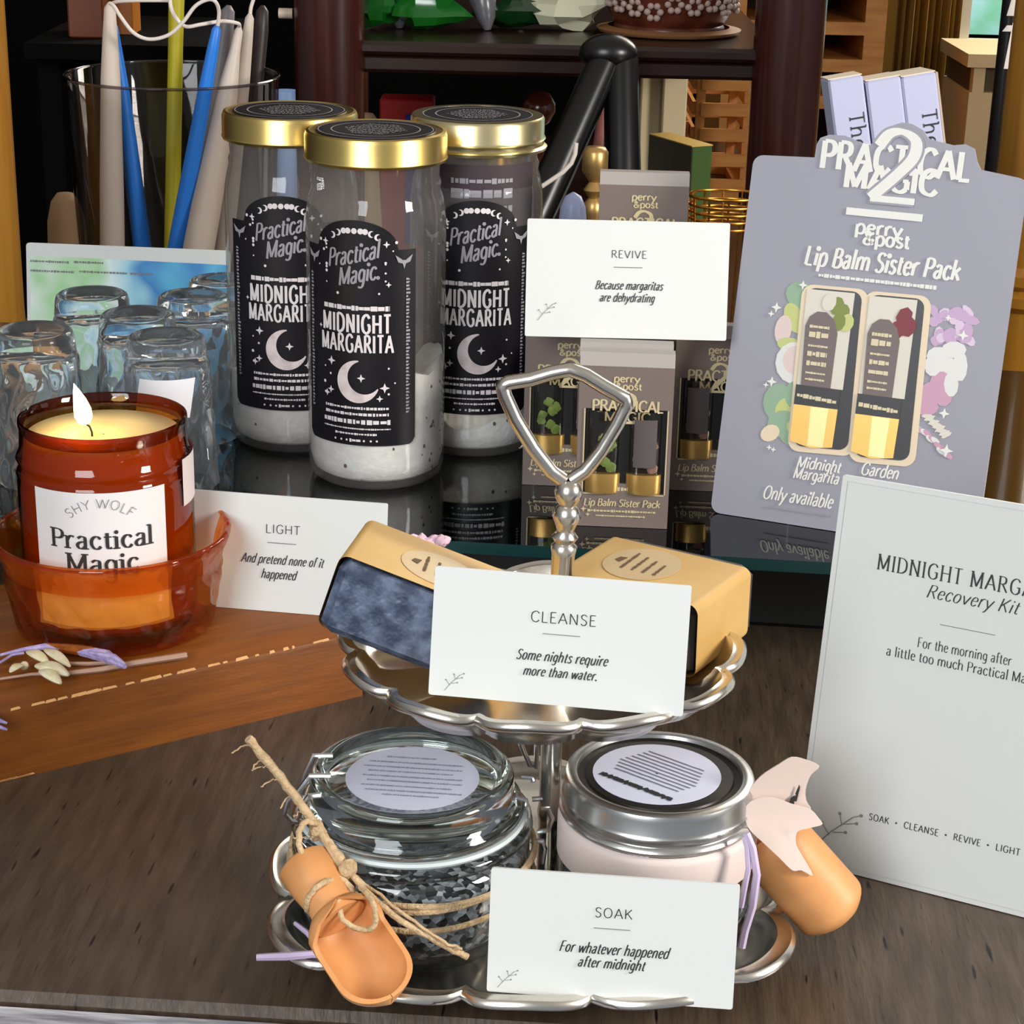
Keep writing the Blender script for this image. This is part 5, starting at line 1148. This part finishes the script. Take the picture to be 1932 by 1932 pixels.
# three white boxes with upright lettering
wb = mat('white_lavender_box', (184,186,212), .55); wbt = mat('cream_lit_box_end', (226,206,178), .55); wbs = mat('tan_shaded_box_side', (190,166,146), .6)  # warm light on the tops and shade on the side put into colours
Yb = 1.12
base_p = on_y(1600, 300, Yb)
for i, (pxl, l) in enumerate(((1562, 'white book-like box leaning behind the grey sign, leftmost of three'), (1633, 'white book-like box leaning behind the grey sign, middle of three'), (1700, 'white book-like box leaning behind the grey sign, rightmost of three with shaded tan side'))):
    a = on_y(pxl, 152 - (6 if i == 2 else 0)+ (2 if i == 1 else 0), Yb)
    o = thing('boxed_set', l, 'box', group='white boxes behind the sign'); th = R(-11)
    M2 = Matrix.Rotation(th, 4, 'Y') @ Matrix.Rotation(R(-5), 4, 'X'); ht_ = (a.z-ZS-.001)/cos(th)/cos(R(5))
    w_ = .0202; dp = .034+.004*i
    dirv = M2 @ Vector((0,0,1)); loc = a-dirv*ht_; o.matrix_world = Matrix.Translation(loc) @ M2
    m = MB(); lift = .004; m.box((0,0,lift), (w_-.0006, dp, ht_), bev=.0012); m.build('box_body', wb, o, 30)
    m = MB(); m.box((.0002,.0012,ht_), (w_-.0008, dp+(.006 if i == 2 else 0), ht_+.0006)); m.build('box_end', wbt, o, 0)
    if i == 2: m = MB(); m.box((w_-.0005,.001,lift), (w_+.0006, dp, ht_-.0005)); m.build('box_side', wbs, o, 0)
    A = Art(); A.text('The', -.0, 0, .0085, 0, 9, 5, True, 0, 0, .020, 5, align='l') if False else None
    A.text('The R', 0, 0, .0080, 0, 9, 4, True, 0, 0, .032, 8, align='l')
    sx_ = .0135 if i != 1 else .0110
    f = (lambda s0, h0: (lambda u, v, h=0: (s0+v-.004, -.0003-h, h0-u)))(sx_, ht_-(.020 if i != 1 else .026)); A.to(f).build('lettering', M_['ink'], o, 0)
bd_ = MB(); x0 = on_y(1560, 400, Yb).x
# crates, cabinet edge and curtain at the far right
def crate(label, px0, px1, py0, py1, Y, ns, z0=None, dp=.18):
    a = on_y(px0, py1, Y); b = on_y(px1, py0, Y); o = thing('wooden_crate', label, 'crate', (a.x, Y, a.z if z0 is None else z0)); w = b.x-a.x; h = b.z-(a.z if z0 is None else z0)
    m = MB(); t = .010
    for x in (0, w-t):
        for y in (0, dp-t): m.box((x, y, 0), (x+t, y+t, h))
    m.box((0,0,0),(w,t,t)); m.box((0,dp-t,0),(w,dp,t)); m.box((0,0,0),(t,dp,t)); m.box((w-t,0,0),(w,dp,t)); m.build('frame', M_['crate'], o, 0)
    for i in range(ns):
        z = h*(i+.35)/ns; m = MB(); sl = h/ns*.5; m.box((t*.5,-.004,z),(w-t*.5,0,z+sl)); m.box((t*.5,dp,z),(w-t*.5,dp+.004,z+sl)); m.box((-.004,t*.5,z),(0,dp-t*.5,z+sl)); m.box((w,t*.5,z),(w+.004,dp-t*.5,z+sl)); m.build('slat', M_['crate'], o, 0)
    return o
crate('orange pine slatted crate seen under the side table top', 1306, 1424, 140, 352, 2.30, 5, -.0397)
crate('low slatted pine crate behind the green carton', 1190, 1300, 230, 352, 2.33, 4, -.0397, .12)
cab = thing('pine_shelf_unit', 'tall orange pine shelf unit with slatted shelves behind the right table leg', 'shelf unit', (on_y(1370, 0, 2.85).x, 2.85, -.75))
xr = on_y(1676, 0, 2.85).x-cab.location.x
for x in (0, xr-.03):
    m = MB(); m.box((x,0,0),(x+.03,.25,1.7)); lab(m.build('upright', M_['crate'], cab, 0), 'upright')
for i in range(16):
    z = .74+i*.052; m = MB(); m.box((.03,.0,z),(xr-.03,.20,z+.018)); m.build('slat', M_['crate'], cab, 0)
m = MB(); m.box((.0,.24,0),(xr,.25,1.7)); m.build('back_panel', mat('dark_back_panel', (60,30,14), .6), cab, 0)
rr = random.Random(8)
for i in range(12):
    m = MB(); z = .74+.018+.052*(3+i % 7); x = .06+rr.random()*(xr-.2); m.box((x,.03,z),(x+.03+rr.random()*.04,.1,z+.022)); tag(m.build('small_goods_box', rr.choice([M_['packlight'], M_['kraft'], M_['espresso']]), None, 0, Vector(cab.location)+Vector((0,0,.0003))), 'small box on the slatted shelves of the pine unit at the back', 'box', 'small boxes on the pine shelves')
# window-side furniture
cu_ = MB(); cx0 = on_y(1692, 60, 3.40).x; cx1 = on_y(1808, 60, 3.40).x; n = 60
fpts = [(cx0+(cx1-cx0)*i/n, 3.40+.018*sin(i*.9)+.01*sin(i*.37)) for i in range(n+1)]
cu_.rings([[(x, y, z) for x, y in fpts]+[(x, y+.004, z) for x, y in fpts[::-1]] for z in (-.70, .4, 1.6)], cap0=True, cap1=True); o = cu_.build('curtain', mat('ochre_curtain', (176,140,66), .8), None, 60); tag(o, 'ochre curtain hanging left of the garden window', 'curtain')
rd = thing('radiator', 'cream slotted radiator cover under the garden window', 'radiator', (on_y(1826, 200, 3.1).x, 3.1, -.75))
hr = on_y(1830, 100, 3.1).z+.75; m = MB(); m.box((0,0,0),(.55,.2,hr-.06)); m.box((-.01,-.015,hr-.02),(.56,.2,hr)); crm = mat('cream_painted_cover', (206,184,140), .6)
m.build('cover', crm, rd, 0)
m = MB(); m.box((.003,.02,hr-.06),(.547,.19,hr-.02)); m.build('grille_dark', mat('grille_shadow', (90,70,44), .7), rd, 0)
for i in range(12):
    m = MB(); m.box((.004+i*.046,-.001,hr-.06),(.022+i*.046,.02,hr-.02)); m.build('grille_bar', crm, rd, 0)
# black pole with hanging tags
bp = thing('black_pole', 'thin black pole rising behind the right of the grey sign', 'pole', (on_y(1888, 200, 1.45).x, 1.45, .0003))
m = MB(); m.lathe([(.0005,0),(.03,0),(.03,.006),(.0075,.01),(.0068,.2),(.0066,.40),(.0005,.40)], 20); m.build('shaft', blk, bp, 60)
tagm = mat('white_hang_tag', (216,210,204), .6)
for i, (pts, l) in enumerate((((1903,1915,-10,30), 'small pale hang tag on the black pole, topmost'), ((1893,1908,48,60), 'short white hang tag on the black pole, above the long one'), ((1905,1940,44,132), 'long white hang tag at the right edge by the black pole'))):
    a = on_y(pts[0], pts[2], 1.435); b = on_y(pts[1], pts[3], 1.435); m = MB(); m.prism([(0,0),(b.x-a.x,0),(b.x-a.x+.002,a.z-b.z),(.003,a.z-b.z)], 0, .0006, M=Matrix.Translation((a.x, 1.435+.002*i, b.z)) @ Matrix.Rotation(R(90), 4, 'X')); tag(m.build('hang_tag', tagm, None, 0), l, 'tag')
# dim things at the upper left behind the vessel
block('amber_bottle_box', 'brown and amber box in the dark behind the cream taper candles', 'box', 122, 190, -60, 1.80, mat('dark_amber', (110,50,14), .4), .04, z0=on_y(150, 72, 1.80).z)
block('amber_bottle_box', 'orange amber box beside the brown one in the dark behind the taper candles', 'box', 154, 246, -60, 1.84, mat('amber_orange', (190,112,32), .4), .04, z0=on_y(150, 66, 1.84).z)
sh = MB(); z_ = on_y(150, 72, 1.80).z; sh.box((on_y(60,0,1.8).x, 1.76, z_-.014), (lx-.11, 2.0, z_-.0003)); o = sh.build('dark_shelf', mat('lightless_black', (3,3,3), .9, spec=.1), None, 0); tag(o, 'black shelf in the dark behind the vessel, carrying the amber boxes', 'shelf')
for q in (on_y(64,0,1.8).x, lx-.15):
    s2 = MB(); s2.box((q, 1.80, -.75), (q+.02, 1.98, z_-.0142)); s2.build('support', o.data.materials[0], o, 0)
m = MB(); a = on_y(526, 25, 1.62); m.tube([a, Vector((lx-.0295, a.y, a.z))], .0042, 10); o = m.build('white_peg', mat('cream_peg', (210,190,170), .5), None, 40); tag(o, 'little cream peg sticking out beside the left table leg', 'peg')
print('done', len(bpy.data.objects))
